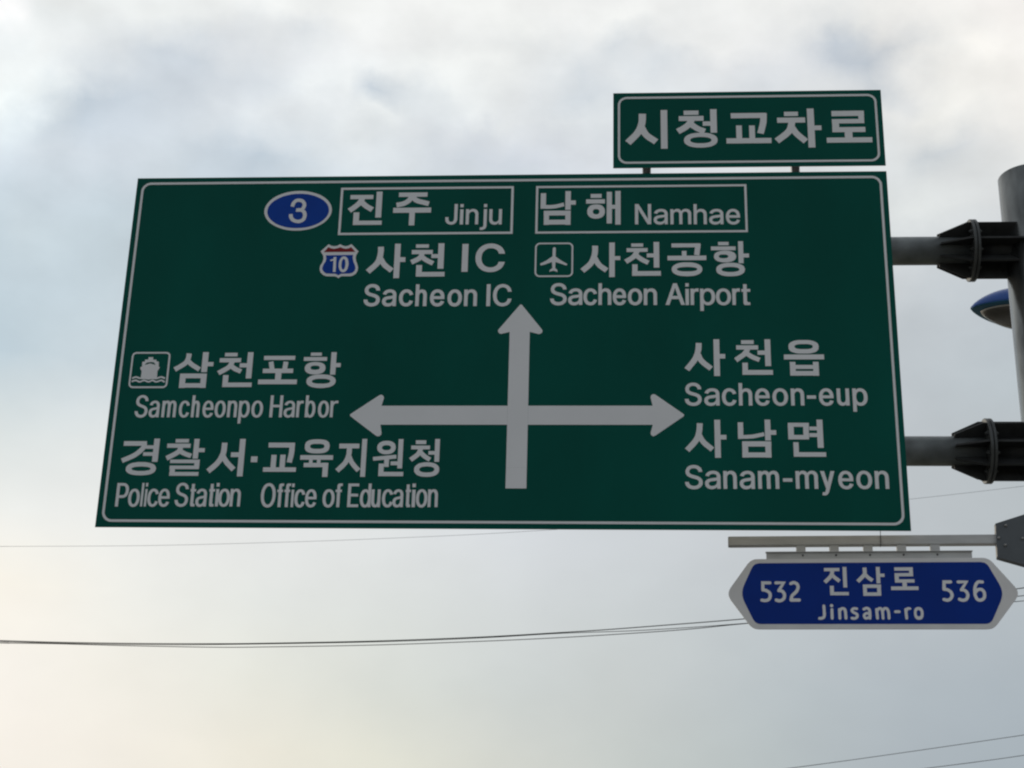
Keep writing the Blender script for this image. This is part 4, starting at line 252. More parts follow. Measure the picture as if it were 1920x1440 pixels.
[[[-1784,943],[-1749,943],[-1749,1018],[-1784,1018]]],
[[[-1784,936],[-1594,936],[-1594,966],[-1784,966]]],
[[[-1528,1123],[-1326,1123],[-1326,1151],[-1528,1151]]],
[[[-1466,1114],[-1455,1062],[-1485,1055],[-1496,1107]]],
[[[-1368,1109],[-1373,1057],[-1404,1060],[-1399,1112]]],
[[[-1529,1032],[-1333,1032],[-1333,1062],[-1529,1062]]],
[[[-1446,978],[-1407,978],[-1407,1040],[-1446,1040]]],
[[[-1554,955],[-1303,955],[-1303,987],[-1554,987]]],
[[[-1226,1151],[-1155,1151],[-1155,1173],[-1226,1173]]],
[[[-1269,1116],[-1119,1116],[-1119,1142],[-1269,1142]]],
[[[-1125,1065],[-1126,1075],[-1129,1084],[-1135,1091],[-1142,1097],[-1152,1102],[-1163,1105],[-1176,1107],[-1192,1108],[-1208,1107],[-1221,1105],[-1232,1102],[-1241,1097],[-1249,1091],[-1254,1084],[-1258,1075],[-1259,1065],[-1258,1055],[-1254,1046],[-1249,1039],[-1241,1033],[-1232,1029],[-1221,1025],[-1208,1023],[-1192,1022],[-1176,1023],[-1163,1025],[-1152,1029],[-1142,1033],[-1135,1039],[-1129,1046],[-1126,1055]],
[[-1162,1068],[-1163,1072],[-1165,1076],[-1168,1078],[-1172,1081],[-1178,1082],[-1184,1083],[-1192,1083],[-1200,1083],[-1207,1082],[-1212,1081],[-1216,1078],[-1219,1076],[-1221,1072],[-1222,1068],[-1221,1064],[-1219,1061],[-1216,1058],[-1212,1056],[-1207,1055],[-1200,1054],[-1192,1053],[-1184,1054],[-1178,1055],[-1172,1056],[-1168,1058],[-1165,1061],[-1163,1064]]],
[[[-1093,1020],[-1059,1020],[-1059,1176],[-1093,1176]]],
[[[-1069,1072],[-1028,1072],[-1028,1100],[-1069,1100]]],
[[[-1053,975],[-1055,987],[-1060,996],[-1067,1003],[-1078,1010],[-1091,1015],[-1107,1019],[-1125,1021],[-1148,1022],[-1170,1021],[-1188,1019],[-1204,1015],[-1217,1010],[-1228,1003],[-1236,996],[-1240,987],[-1242,975],[-1240,964],[-1236,955],[-1228,947],[-1217,941],[-1204,935],[-1188,932],[-1170,929],[-1148,928],[-1125,929],[-1107,932],[-1091,935],[-1078,941],[-1067,947],[-1060,955],[-1055,964]],
[[-1088,975],[-1090,980],[-1093,983],[-1100,986],[-1108,989],[-1119,991],[-1131,992],[-1148,992],[-1164,992],[-1176,991],[-1187,989],[-1195,986],[-1202,983],[-1205,980],[-1207,975],[-1205,970],[-1202,966],[-1195,963],[-1187,961],[-1176,959],[-1164,958],[-1148,958],[-1131,958],[-1119,959],[-1108,961],[-1100,963],[-1093,966],[-1090,970]]]],[]],["latin_lettering","white Latin lettering Samcheonpo Harbor","white",1,[],
[["S",-2334,-2251,729,879,19,18],["a",-2243,-2175,729,879,19,18],["m",-2159,-2067,729,879,19,17],["c",-2049,-1981,729,879,19,17],["h",-1968,-1916,729,879,19,18],["e",-1896,-1826,729,879,19,17],["o",-1818,-1747,729,879,19,17],["n",-1736,-1674,729,879,19,17],["p",-1663,-1592,729,879,19,17],["o",-1581,-1507,729,879,19,17],["H",-1463,-1382,729,878,19,17],["a",-1373,-1302,729,878,19,17],["r",-1292,-1249,729,878,19,17],["b",-1236,-1171,729,878,19,17],["o",-1154,-1084,729,878,19,17],["r",-1076,-1027,729,878,19,17]]],["korean_lettering","white Korean lettering 경찰서 followed by a middle dot","white",1,[[[[-2379,536],[-2232,536],[-2232,567],[-2379,567]]],
[[[-2230,552],[-2230,547],[-2231,541],[-2231,532],[-2234,522],[-2239,512],[-2247,502],[-2256,491],[-2266,481],[-2278,471],[-2291,461],[-2306,452],[-2322,444],[-2339,436],[-2356,429],[-2372,421],[-2386,450],[-2369,458],[-2352,465],[-2336,473],[-2322,480],[-2309,488],[-2298,496],[-2288,505],[-2279,514],[-2271,522],[-2266,529],[-2264,533],[-2263,537],[-2263,542],[-2262,548],[-2262,556]]],
[[[-2186,429],[-2150,429],[-2150,584],[-2186,584]]],
[[[-2240,516],[-2179,516],[-2179,539],[-2240,539]]],
[[[-2248,469],[-2174,469],[-2174,493],[-2248,493]]],
[[[-2155,383],[-2157,394],[-2161,402],[-2169,410],[-2180,416],[-2194,421],[-2210,424],[-2228,427],[-2252,427],[-2275,427],[-2293,424],[-2310,421],[-2323,416],[-2334,410],[-2342,402],[-2347,394],[-2348,383],[-2347,372],[-2342,364],[-2334,356],[-2323,350],[-2310,345],[-2293,342],[-2275,340],[-2252,339],[-2228,340],[-2210,342],[-2194,345],[-2180,350],[-2169,356],[-2161,364],[-2157,372]],
[[-2190,383],[-2191,387],[-2195,390],[-2201,392],[-2210,395],[-2221,396],[-2234,397],[-2251,398],[-2267,397],[-2280,396],[-2291,395],[-2300,392],[-2306,390],[-2310,387],[-2312,383],[-2310,379],[-2306,375],[-2300,373],[-2291,371],[-2280,369],[-2267,368],[-2251,368],[-2234,368],[-2221,369],[-2210,371],[-2201,373],[-2195,375],[-2191,379]]],
[[[-2048,558],[-1963,558],[-1963,582],[-2048,582]]],
[[[-2099,523],[-1949,523],[-1949,551],[-2099,551]]],
[[[-1996,527],[-1997,521],[-1997,515],[-1998,506],[-2003,495],[-2012,484],[-2024,475],[-2039,465],[-2056,456],[-2072,447],[-2087,438],[-2103,466],[-2088,475],[-2071,484],[-2056,493],[-2043,501],[-2034,508],[-2031,512],[-2030,514],[-2029,518],[-2029,525],[-2027,533]]],
[[[-2012,518],[-2004,514],[-1996,509],[-1989,505],[-1982,501],[-1975,497],[-1967,494],[-1959,491],[-1951,489],[-1943,486],[-1934,483],[-1944,455],[-1952,457],[-1961,460],[-1969,463],[-1978,466],[-1987,470],[-1996,474],[-2004,478],[-2012,483],[-2019,488],[-2027,492]]],
[[[-1928,451],[-1895,451],[-1895,583],[-1928,583]]],
[[[-1906,494],[-1856,494],[-1856,521],[-1906,521]]],
[[[-2070,421],[-1884,421],[-1884,444],[-2070,444]]],
[[[-1914,385],[-1881,385],[-1881,444],[-1914,444]]],
[[[-2069,381],[-1882,381],[-1882,404],[-2069,404]]],
[[[-2066,344],[-2033,344],[-2033,403],[-2066,403]]],
[[[-2067,337],[-1881,337],[-1881,362],[-2067,362]]],
[[[-1715,557],[-1715,544],[-1715,530],[-1715,516],[-1715,501],[-1718,485],[-1722,471],[-1727,457],[-1733,443],[-1741,429],[-1750,415],[-1761,402],[-1773,389],[-1785,377],[-1798,366],[-1810,354],[-1834,380],[-1822,391],[-1809,403],[-1798,414],[-1787,425],[-1778,436],[-1771,447],[-1765,458],[-1760,470],[-1756,482],[-1752,493],[-1751,504],[-1750,517],[-1750,530],[-1750,544],[-1750,558]]],
[[[-1729,489],[-1722,478],[-1715,467],[-1709,456],[-1702,446],[-1695,437],[-1687,428],[-1678,419],[-1668,410],[-1659,401],[-1649,391],[-1672,367],[-1682,376],[-1691,385],[-1701,395],[-1711,405],[-1721,415],[-1729,427],[-1737,438],[-1744,449],[-1750,460],[-1757,471]]],
[[[-1636,334],[-1600,334],[-1600,583],[-1636,583]]],
[[[-1686,462],[-1626,462],[-1626,493],[-1686,493]]],
[[[-1556,428],[-1515,428],[-1515,466],[-1556,466]]]],[]],["korean_lettering","white Korean lettering 교육지원청","white",1,[[[[-1451,526],[-1284,526],[-1284,558],[-1451,558]]],
[[[-1285,555],[-1285,542],[-1285,530],[-1284,518],[-1284,505],[-1285,491],[-1286,478],[-1288,464],[-1291,450],[-1293,437],[-1295,424],[-1328,429],[-1326,443],[-1324,456],[-1321,469],[-1320,482],[-1318,494],[-1318,506],[-1318,518],[-1318,529],[-1318,542],[-1318,554]]],
[[[-1428,383],[-1395,383],[-1395,477],[-1428,477]]],
[[[-1371,384],[-1338,384],[-1338,478],[-1371,478]]],
[[[-1474,365],[-1266,365],[-1266,394],[-1474,394]]],
[[[-1063,534],[-1065,548],[-1068,557],[-1073,565],[-1081,570],[-1090,575],[-1102,578],[-1117,580],[-1142,581],[-1166,580],[-1181,578],[-1193,575],[-1203,570],[-1210,565],[-1216,557],[-1219,548],[-1220,534],[-1219,519],[-1216,511],[-1210,503],[-1203,498],[-1193,493],[-1181,490],[-1166,488],[-1142,487],[-1117,488],[-1102,490],[-1090,493],[-1081,498],[-1073,503],[-1068,511],[-1065,519]],
[[-1096,534],[-1097,540],[-1099,543],[-1103,546],[-1109,548],[-1117,550],[-1126,551],[-1142,551],[-1157,551],[-1167,550],[-1174,548],[-1180,546],[-1184,543],[-1186,540],[-1187,534],[-1186,528],[-1184,525],[-1180,522],[-1174,520],[-1167,518],[-1157,517],[-1142,517],[-1126,517],[-1117,518],[-1109,520],[-1103,522],[-1099,525],[-1097,528]]],
[[[-1244,445],[-1037,445],[-1037,475],[-1244,475]]],
[[[-1187,408],[-1164,408],[-1164,455],[-1187,455]]],
[[[-1137,408],[-1114,408],[-1114,455],[-1137,455]]],
[[[-1219,396],[-1066,396],[-1066,424],[-1219,424]]],
[[[-1098,332],[-1064,332],[-1064,425],[-1098,425]]],
[[[-1002,521],[-875,521],[-875,552],[-1002,552]]],
[[[-921,531],[-921,521],[-921,511],[-921,500],[-921,489],[-923,477],[-925,465],[-928,454],[-932,441],[-938,429],[-944,417],[-953,405],[-963,393],[-974,382],[-985,372],[-995,361],[-1018,383],[-1007,394],[-997,405],[-987,415],[-978,425],[-971,434],[-966,443],[-962,453],[-959,462],[-956,473],[-954,482],[-953,492],[-953,501],[-953,510],[-953,520],[-953,531]]],
[[[-924,479],[-920,469],[-916,460],[-912,451],[-908,442],[-903,434],[-896,425],[-888,415],[-879,405],[-869,395],[-859,385],[-882,364],[-891,374],[-901,385],[-911,395],[-920,406],[-928,417],[-935,428],[-940,438],[-944,448],[-948,458],[-952,467]]],
[[[-859,333],[-828,333],[-828,584],[-859,584]]],
[[[-645,527],[-646,537],[-649,546],[-654,554],[-661,560],[-669,565],[-679,569],[-690,571],[-703,572],[-716,571],[-728,569],[-737,565],[-746,560],[-753,554],[-758,546],[-761,537],[-762,527],[-761,517],[-758,508],[-753,501],[-746,494],[-737,489],[-728,485],[-716,483],[-703,482],[-690,483],[-679,485],[-669,489],[-661,494],[-654,501],[-649,508],[-646,517]],
[[-675,526],[-676,530],[-678,534],[-681,537],[-685,539],[-690,541],[-696,542],[-704,543],[-711,542],[-717,541],[-722,539],[-726,537],[-729,534],[-731,530],[-732,526],[-731,521],[-729,518],[-726,515],[-722,512],[-717,510],[-711,509],[-704,509],[-696,509],[-690,510],[-685,512],[-681,515],[-678,518],[-676,521]]],
[[[-786,464],[-639,479],[-637,454],[-783,439]]],
[[[-713,399],[-683,399],[-683,460],[-713,460]]],
[[[-672,410],[-622,410],[-622,435],[-672,435]]],
[[[-629,389],[-599,389],[-599,583],[-629,583]]],
[[[-746,339],[-714,339],[-714,420],[-746,420]]],
[[[-746,338],[-590,338],[-590,366],[-746,366]]],
[[[-520,550],[-455,550],[-455,575],[-520,575]]],
[[[-548,515],[-430,515],[-430,540],[-548,540]]],
[[[-473,517],[-475,510],[-477,502],[-480,494],[-484,484],[-490,474],[-499,465],[-509,457],[-519,449],[-529,441],[-539,433],[-558,457],[-548,465],[-538,473],[-528,480],[-520,487],[-514,493],[-511,499],[-508,504],[-506,510],[-505,518],[-502,526]]],
[[[-483,511],[-477,505],[-471,498],[-465,492],[-459,487],[-454,482],[-447,477],[-441,473],[-434,468],[-426,464],[-419,459],[-434,434],[-441,439],[-449,443],[-456,448],[-464,453],[-472,459],[-479,465],[-486,472],[-492,478],[-498,485],[-504,491]]],
[[[-399,433],[-369,433],[-369,584],[-399,584]]],
[[[-438,480],[-383,480],[-383,504],[-438,504]]],
[[[-366,382],[-367,393],[-371,403],[-377,410],[-386,417],[-397,423],[-410,426],[-425,429],[-444,430],[-463,429],[-478,426],[-492,423],[-503,417],[-511,410],[-518,403],[-522,393],[-523,382],[-522,370],[-518,361],[-511,353],[-503,346],[-492,341],[-478,337],[-463,335],[-444,334],[-425,335],[-410,337],[-397,341],[-386,346],[-377,353],[-371,361],[-367,370]],
[[-396,382],[-397,388],[-400,392],[-405,396],[-412,399],[-420,401],[-431,402],[-443,403],[-456,402],[-466,401],[-475,399],[-482,396],[-487,392],[-490,388],[-491,382],[-490,377],[-487,373],[-482,369],[-475,366],[-466,364],[-456,363],[-443,362],[-431,363],[-420,364],[-412,366],[-405,369],[-400,373],[-397,377]]]],[]],["latin_lettering","white Latin lettering Police Station","white",1,[],
[["P",-2390,-2312,134,288,19,18],["o",-2311,-2238,134,288,19,18],["l",-2231,-2217,135,289,19,18],["i",-2207,-2193,135,289,19,18],["c",-2189,-2120,135,289,19,18],["e",-2120,-2048,135,289,19,18],["S",-2015,-1931,136,289,19,18],["t",-1920,-1885,136,290,19,18],["a",-1883,-1814,136,290,19,18],["t",-1801,-1765,136,290,19,18],["i",-1758,-1739,137,290,19,18],["o",-1740,-1667,137,290,19,18],["n",-1666,-1600,137,290,19,18]]],["latin_lettering","white Latin lettering Office of Education","white",1,[],
[["O",-1473,-1381,133,288,19,18],["f",-1372,-1333,134,288,19,18],["f",-1327,-1288,134,288,19,18],["i",-1282,-1266,134,288,19,18],["c",-1261,-1195,134,288,19,18],["e",-1194,-1123,135,288,19,18],["o",-1085,-1010,135,289,19,18],["f",-1006,-964,135,289,19,18],["E",-929,-860,136,289,19,18],["d",-852,-783,136,289,19,18],["u",-781,-724,136,290,19,18],["c",-714,-646,137,290,19,18],["a",-648,-582,137,290,19,18],["t",-568,-536,137,290,19,18],["i",-528,-507,137,290,19,18],["o",-503,-432,137,291,19,18],["n",-429,-367,138,291,19,18]]],["korean_lettering","white Korean lettering 사천읍","white",1,[[[[1271,1232],[1270,1221],[1270,1210],[1269,1198],[1268,1186],[1265,1174],[1262,1162],[1259,1150],[1255,1137],[1249,1124],[1242,1111],[1233,1096],[1222,1082],[1211,1068],[1200,1053],[1189,1040],[1160,1062],[1171,1076],[1182,1090],[1193,1104],[1202,1117],[1210,1129],[1216,1140],[1220,1151],[1224,1161],[1227,1171],[1229,1182],[1231,1192],[1232,1202],[1233,1212],[1233,1223],[1234,1234]]],
[[[1260,1168],[1265,1157],[1269,1147],[1272,1138],[1276,1129],[1282,1121],[1290,1112],[1300,1102],[1313,1092],[1325,1081],[1338,1070],[1315,1044],[1303,1055],[1290,1065],[1277,1076],[1265,1087],[1254,1099],[1246,1112],[1240,1124],[1236,1135],[1232,1145],[1228,1155]]],
[[[1345,1007],[1382,1007],[1382,1258],[1345,1258]]],
[[[1370,1126],[1417,1126],[1417,1157],[1370,1157]]],
[[[1519,1225],[1598,1225],[1598,1251],[1519,1251]]],
[[[1487,1187],[1625,1187],[1625,1216],[1487,1216]]],
[[[1574,1186],[1571,1179],[1568,1172],[1564,1164],[1558,1156],[1550,1146],[1540,1137],[1529,1128],[1516,1119],[1504,1110],[1492,1101],[1473,1128],[1484,1137],[1497,1146],[1508,1154],[1519,1162],[1526,1169],[1531,1175],[1535,1181],[1538,1187],[1541,1194],[1545,1201]]],
[[[1558,1175],[1566,1170],[1573,1164],[1580,1159],[1587,1154],[1594,1150],[1602,1146],[1610,1142],[1619,1138],[1628,1134],[1638,1130],[1625,1102],[1616,1106],[1607,1110],[1597,1114],[1588,1118],[1579,1123],[1570,1128],[1562,1134],[1554,1139],[1547,1145],[1540,1150]]],
[[[1666,1074],[1702,1074],[1702,1257],[1666,1257]]],
[[[1620,1151],[1680,1151],[1680,1180],[1620,1180]]],
[[[1523,1023],[1557,1023],[1557,1097],[1523,1097]]],
[[[1522,1015],[1712,1015],[1712,1047],[1522,1047]]],
[[[2004,1205],[2002,1218],[1998,1227],[1991,1234],[1982,1240],[1969,1245],[1954,1249],[1936,1251],[1909,1251],[1882,1251],[1864,1249],[1849,1245],[1837,1240],[1827,1234],[1820,1227],[1816,1218],[1815,1205],[1816,1192],[1820,1183],[1827,1175],[1837,1169],[1849,1165],[1864,1161],[1882,1159],[1909,1159],[1936,1159],[1954,1161],[1969,1165],[1982,1169],[1991,1175],[1998,1183],[2002,1192]],
[[1967,1206],[1966,1212],[1963,1216],[1957,1219],[1950,1221],[1940,1223],[1928,1224],[1910,1224],[1892,1224],[1880,1223],[1870,1221],[1863,1219],[1857,1216],[1854,1212],[1853,1206],[1854,1201],[1857,1197],[1863,1194],[1870,1192],[1880,1190],[1892,1189],[1910,1189],[1928,1189],[1940,1190],[1950,1192],[1957,1194],[1963,1197],[1966,1201]]],
[[[1784,1119],[2034,1119],[2034,1152],[1784,1152]]],
[[[1819,1009],[1854,1009],[1854,1102],[1819,1102]]],
[[[1963,1008],[1998,1008],[1998,1102],[1963,1102]]],
[[[1838,1054],[1978,1054],[1978,1081],[1838,1081]]],
[[[1821,1009],[1997,1009],[1997,1040],[1821,1040]]]],[]],["latin_lettering","white Latin lettering Sacheon-eup","white",1,[],
[["S",1159,1264,808,960,23,22],["a",1280,1375,808,960,23,22],["c",1390,1479,808,960,23,22],["h",1495,1578,808,959,23,22],["e",1595,1686,808,959,23,22],["o",1703,1799,808,959,23,22],["n",1817,1899,808,959,23,22],["-",1916,1972,808,959,23,22],["e",1990,2080,808,959,23,22],["u",2100,2177,808,959,23,22],["p",2197,2289,808,959,23,22]]],["korean_lettering","white Korean lettering 사남면","white",1,[[[[1267,689],[1266,677],[1265,665],[1265,652],[1263,640],[1261,627],[1258,615],[1255,604],[1251,592],[1246,580],[1239,567],[1229,553],[1218,540],[1206,526],[1193,513],[1182,500],[1155,523],[1167,537],[1179,550],[1190,563],[1200,575],[1208,586],[1214,596],[1218,605],[1221,614],[1224,624],[1226,634],[1228,644],[1229,655],[1230,667],[1230,679],[1231,691]]],
[[[1257,626],[1262,615],[1266,605],[1271,595],[1276,586],[1282,578],[1290,569],[1300,560],[1311,550],[1323,540],[1335,529],[1312,504],[1301,514],[1289,524],[1277,534],[1265,545],[1255,557],[1247,569],[1240,580],[1235,591],[1231,601],[1226,611]]],
[[[1339,463],[1375,463],[1375,713],[1339,713]]],
[[[1362,583],[1411,583],[1411,613],[1362,613]]],
[[[1483,588],[1516,588],[1516,696],[1483,696]]],
[[[1483,612],[1501,612],[1519,612],[1536,613],[1553,614],[1569,615],[1584,618],[1598,621],[1612,624],[1627,627],[1641,631],[1647,607],[1632,603],[1618,600],[1603,596],[1588,593],[1572,590],[1555,589],[1537,588],[1519,588],[1501,587],[1484,587]]],
[[[1649,577],[1684,577],[1684,714],[1649,714]]],
[[[1675,614],[1718,614],[1718,644],[1675,644]]],
[[[1508,537],[1685,537],[1685,571],[1508,571]]],
[[[1506,466],[1683,466],[1683,498],[1506,498]]],
[[[1507,465],[1543,465],[1543,569],[1507,569]]],
[[[1648,465],[1684,465],[1684,569],[1648,569]]],
[[[1793,667],[1920,667],[1920,693],[1793,693]]],
[[[1792,584],[1917,584],[1917,613],[1792,613]]],
[[[1791,585],[1826,585],[1826,692],[1791,692]]],
[[[1884,585],[1918,585],[1918,692],[1884,692]]],
[[[1968,529],[2004,529],[2004,714],[1968,714]]],
[[[1921,644],[1982,644],[1982,668],[1921,668]]],
[[[1920,600],[1980,600],[1980,625],[1920,625]]],
[[[1820,476],[1852,476],[1852,565],[1820,565]]],
[[[1820,471],[2017,471],[2017,500],[1820,500]]]],[]],["latin_lettering","white Latin lettering Sanam-myeon","white",1,[],
[["S",1152,1260,261,414,23,22],["a",1274,1369,262,415,23,22],["n",1386,1468,262,415,23,22],["a",1485,1577,262,415,23,22],["m",1597,1725,263,415,23,22],["-",1748,1805,263,416,23,22],["m",1825,1960,264,416,23,21],["y",1976,2060,264,416,23,21],["e",2082,2173,264,416,23,21],["o",2191,2286,265,417,23,21],["n",2303,2387,265,417,23,21]]],["arrow","long white arrow pointing up at the Sacheon names","white",1,[[[[112.5,1505.5],[118.0,1507.0],[124.5,1503.5],[254.5,1333.0],[260.0,1321.0],[257.0,1308.5],[246.5,1300.5],[236.0,1298.5],[179,1314],[50,1314],[-3.5,1300.5],[-15.5,1303.5],[-24.0,1313.0],[-25.5,1323.5],[-20.5,1334.0]]],
[[[49.5,397.0],[178.5,397.0],[178.5,1314.0],[49.5,1314.0]]],
[[[49.5,260.5],[178.5,260.5],[178.5,396.5],[49.5,396.5]]]],[]],["arrow","white arrow pointing left at Samcheonpo Harbor","white",1,[[[[-947.0,745.5],[-945.0,750.5],[-769.0,877.5],[-757.5,882.5],[-744.5,877.5],[-737.5,865.0],[-738.5,853.5],[-750,807],[-750,679],[-740.0,623.5],[-742.0,611.5],[-752.0,602.5],[-766.0,602.0],[-775.5,606.5],[-945.5,737.5]]],
[[[-750.0,679.5],[49.0,679.5],[49.0,807.0],[-750.0,807.0]]]],[]],["arrow","white arrow pointing right at Sacheon-eup and Sanam-myeon","white",1,[[[[958,807],[945.5,861.5],[948.5,876.5],[962.5,885.0],[974.0,882.5],[1150.0,751.0],[1153.5,743.5],[1150.0,736.0],[975.0,609.5],[960.0,603.0],[947.5,611.5],[943.5,624.0],[958,679]]],
[[[958.0,679.5],[179.0,679.5],[179.0,807.0],[958.0,807.0]]]],[]]]''')
SMALL_ART = json.loads(r'''[["border","white rounded border line of the small sign","white",1,[[[[2405,2532],[2417,2533],[2429,2536],[2440,2542],[2449,2550],[2457,2559],[2463,2570],[2466,2582],[2467,2594],[2467,2985],[2466,2997],[2463,3008],[2457,3019],[2449,3029],[2440,3036],[2429,3042],[2417,3046],[2405,3047],[803,3047],[791,3046],[779,3042],[768,3036],[759,3029],[751,3019],[746,3008],[742,2997],[741,2985],[741,2594],[742,2582],[746,2570],[751,2559],[759,2550],[768,2542],[779,2536],[791,2533],[803,2532]],
[[2406,2547],[2415,2548],[2423,2551],[2431,2555],[2438,2561],[2444,2568],[2448,2576],[2451,2584],[2452,2593],[2452,2985],[2451,2994],[2448,3003],[2444,3011],[2438,3018],[2431,3023],[2423,3028],[2415,3030],[2406,3031],[802,3031],[793,3030],[785,3028],[777,3023],[770,3018],[764,3011],[760,3003],[757,2994],[756,2985],[756,2593],[757,2584],[760,2576],[764,2568],[770,2561],[777,2555],[785,2551],[793,2548],[802,2547]]]],[]],["korean_lettering","white Korean lettering 시청교차로","white",1,[[[[930,2913],[929,2898],[929,2883],[929,2868],[927,2851],[925,2835],[921,2819],[917,2804],[911,2788],[904,2772],[895,2756],[883,2739],[869,2723],[854,2706],[840,2691],[826,2675],[790,2707],[804,2723],[819,2739],[833,2754],[845,2768],[854,2782],[861,2794],[867,2806],[871,2818],[875,2831],[878,2844],[880,2857],[881,2870],[881,2884],[881,2899],[882,2915]]],
[[[918,2825],[924,2812],[930,2798],[935,2786],[941,2775],[948,2765],[957,2756],[969,2746],[982,2736],[996,2726],[1010,2715],[982,2679],[969,2689],[955,2699],[940,2710],[926,2722],[913,2736],[902,2751],[894,2766],[888,2780],[882,2793],[876,2806]]],
[[[1028,2644],[1072,2644],[1072,2941],[1028,2941]]],
[[[1182,2901],[1281,2901],[1281,2934],[1182,2934]]],
[[[1149,2855],[1314,2855],[1314,2892],[1149,2892]]],
[[[1254,2853],[1249,2845],[1245,2835],[1239,2825],[1232,2813],[1221,2802],[1209,2791],[1195,2781],[1181,2772],[1167,2764],[1153,2755],[1130,2792],[1143,2801],[1158,2809],[1171,2818],[1182,2826],[1191,2833],[1197,2840],[1202,2847],[1206,2855],[1211,2865],[1216,2875]]],
[[[1240,2847],[1249,2840],[1258,2832],[1267,2825],[1275,2818],[1283,2813],[1291,2808],[1300,2804],[1309,2800],[1319,2796],[1329,2791],[1312,2754],[1302,2758],[1293,2762],[1282,2767],[1272,2772],[1261,2778],[1250,2785],[1241,2793],[1231,2800],[1222,2808],[1214,2815]]],
[[[1359,2762],[1402,2762],[1402,2943],[1359,2943]]],
[[[1308,2816],[1379,2816],[1379,2849],[1308,2849]]],
[[[1404,2706],[1402,2720],[1397,2731],[1388,2740],[1375,2748],[1359,2755],[1341,2759],[1320,2762],[1293,2763],[1266,2762],[1244,2759],[1226,2755],[1210,2748],[1198,2740],[1189,2731],[1183,2720],[1181,2706],[1183,2692],[1189,2681],[1198,2672],[1210,2664],[1226,2657],[1244,2653],[1266,2650],[1293,2649],[1320,2650],[1341,2653],[1359,2657],[1375,2664],[1388,2672],[1397,2681],[1402,2692]],
[[1364,2706],[1362,2713],[1357,2718],[1350,2722],[1340,2726],[1327,2728],[1312,2730],[1293,2731],[1274,2730],[1259,2728],[1246,2726],[1236,2722],[1229,2718],[1224,2713],[1223,2706],[1224,2699],[1229,2694],[1236,2690],[1246,2686],[1259,2684],[1274,2682],[1293,2682],[1312,2682],[1327,2684],[1340,2686],[1350,2690],[1357,2694],[1362,2699]]],
[[[1496,2871],[1731,2871],[1731,2910],[1496,2910]]],
[[[1736,2906],[1735,2892],[1735,2877],[1734,2863],[1733,2847],[1731,2831],[1727,2814],[1723,2797],[1719,2780],[1715,2763],[1710,2747],[1668,2758],[1673,2774],[1677,2791],[1681,2807],[1685,2823],[1688,2838],[1690,2852],[1691,2865],[1691,2879],[1692,2894],[1693,2908]]],
[[[1529,2702],[1567,2702],[1567,2815],[1529,2815]]],
[[[1615,2701],[1653,2701],[1653,2814],[1615,2814]]],
[[[1463,2678],[1760,2678],[1760,2717],[1463,2717]]],
[[[1850,2883],[1942,2883],[1942,2916],[1850,2916]]],
[[[1803,2832],[1988,2832],[1988,2871],[1803,2871]]],
[[[1924,2838],[1920,2824],[1918,2809],[1914,2792],[1908,2773],[1897,2754],[1882,2737],[1865,2720],[1846,2705],[1827,2690],[1810,2675],[1781,2710],[1798,2725],[1817,2740],[1835,2755],[1849,2768],[1860,2781],[1866,2792],[1870,2804],[1873,2817],[1876,2833],[1880,2849]]],
[[[1911,2819],[1918,2807],[1924,2795],[1930,2784],[1936,2773],[1943,2763],[1953,2752],[1964,2740],[1976,2728],[1989,2716],[2001,2703],[1971,2673],[1959,2685],[1946,2697],[1933,2710],[1921,2723],[1909,2736],[1900,2750],[1892,2763],[1885,2775],[1880,2786],[1873,2798]]],
[[[2002,2641],[2047,2641],[2047,2939],[2002,2939]]],
[[[2031,2773],[2093,2773],[2093,2808],[2031,2808]]],
[[[2164,2878],[2378,2878],[2378,2918],[2164,2918]]],
[[[2340,2823],[2377,2823],[2377,2913],[2340,2913]]],
[[[2164,2822],[2377,2822],[2377,2855],[2164,2855]]],
[[[2165,2763],[2210,2763],[2210,2849],[2165,2849]]],
[[[2164,2755],[2381,2755],[2381,2793],[2164,2793]]],
[[[2244,2698],[2294,2698],[2294,2768],[2244,2768]]],
[[[2124,2676],[2422,2676],[2422,2714],[2124,2714]]]],[]]]''')
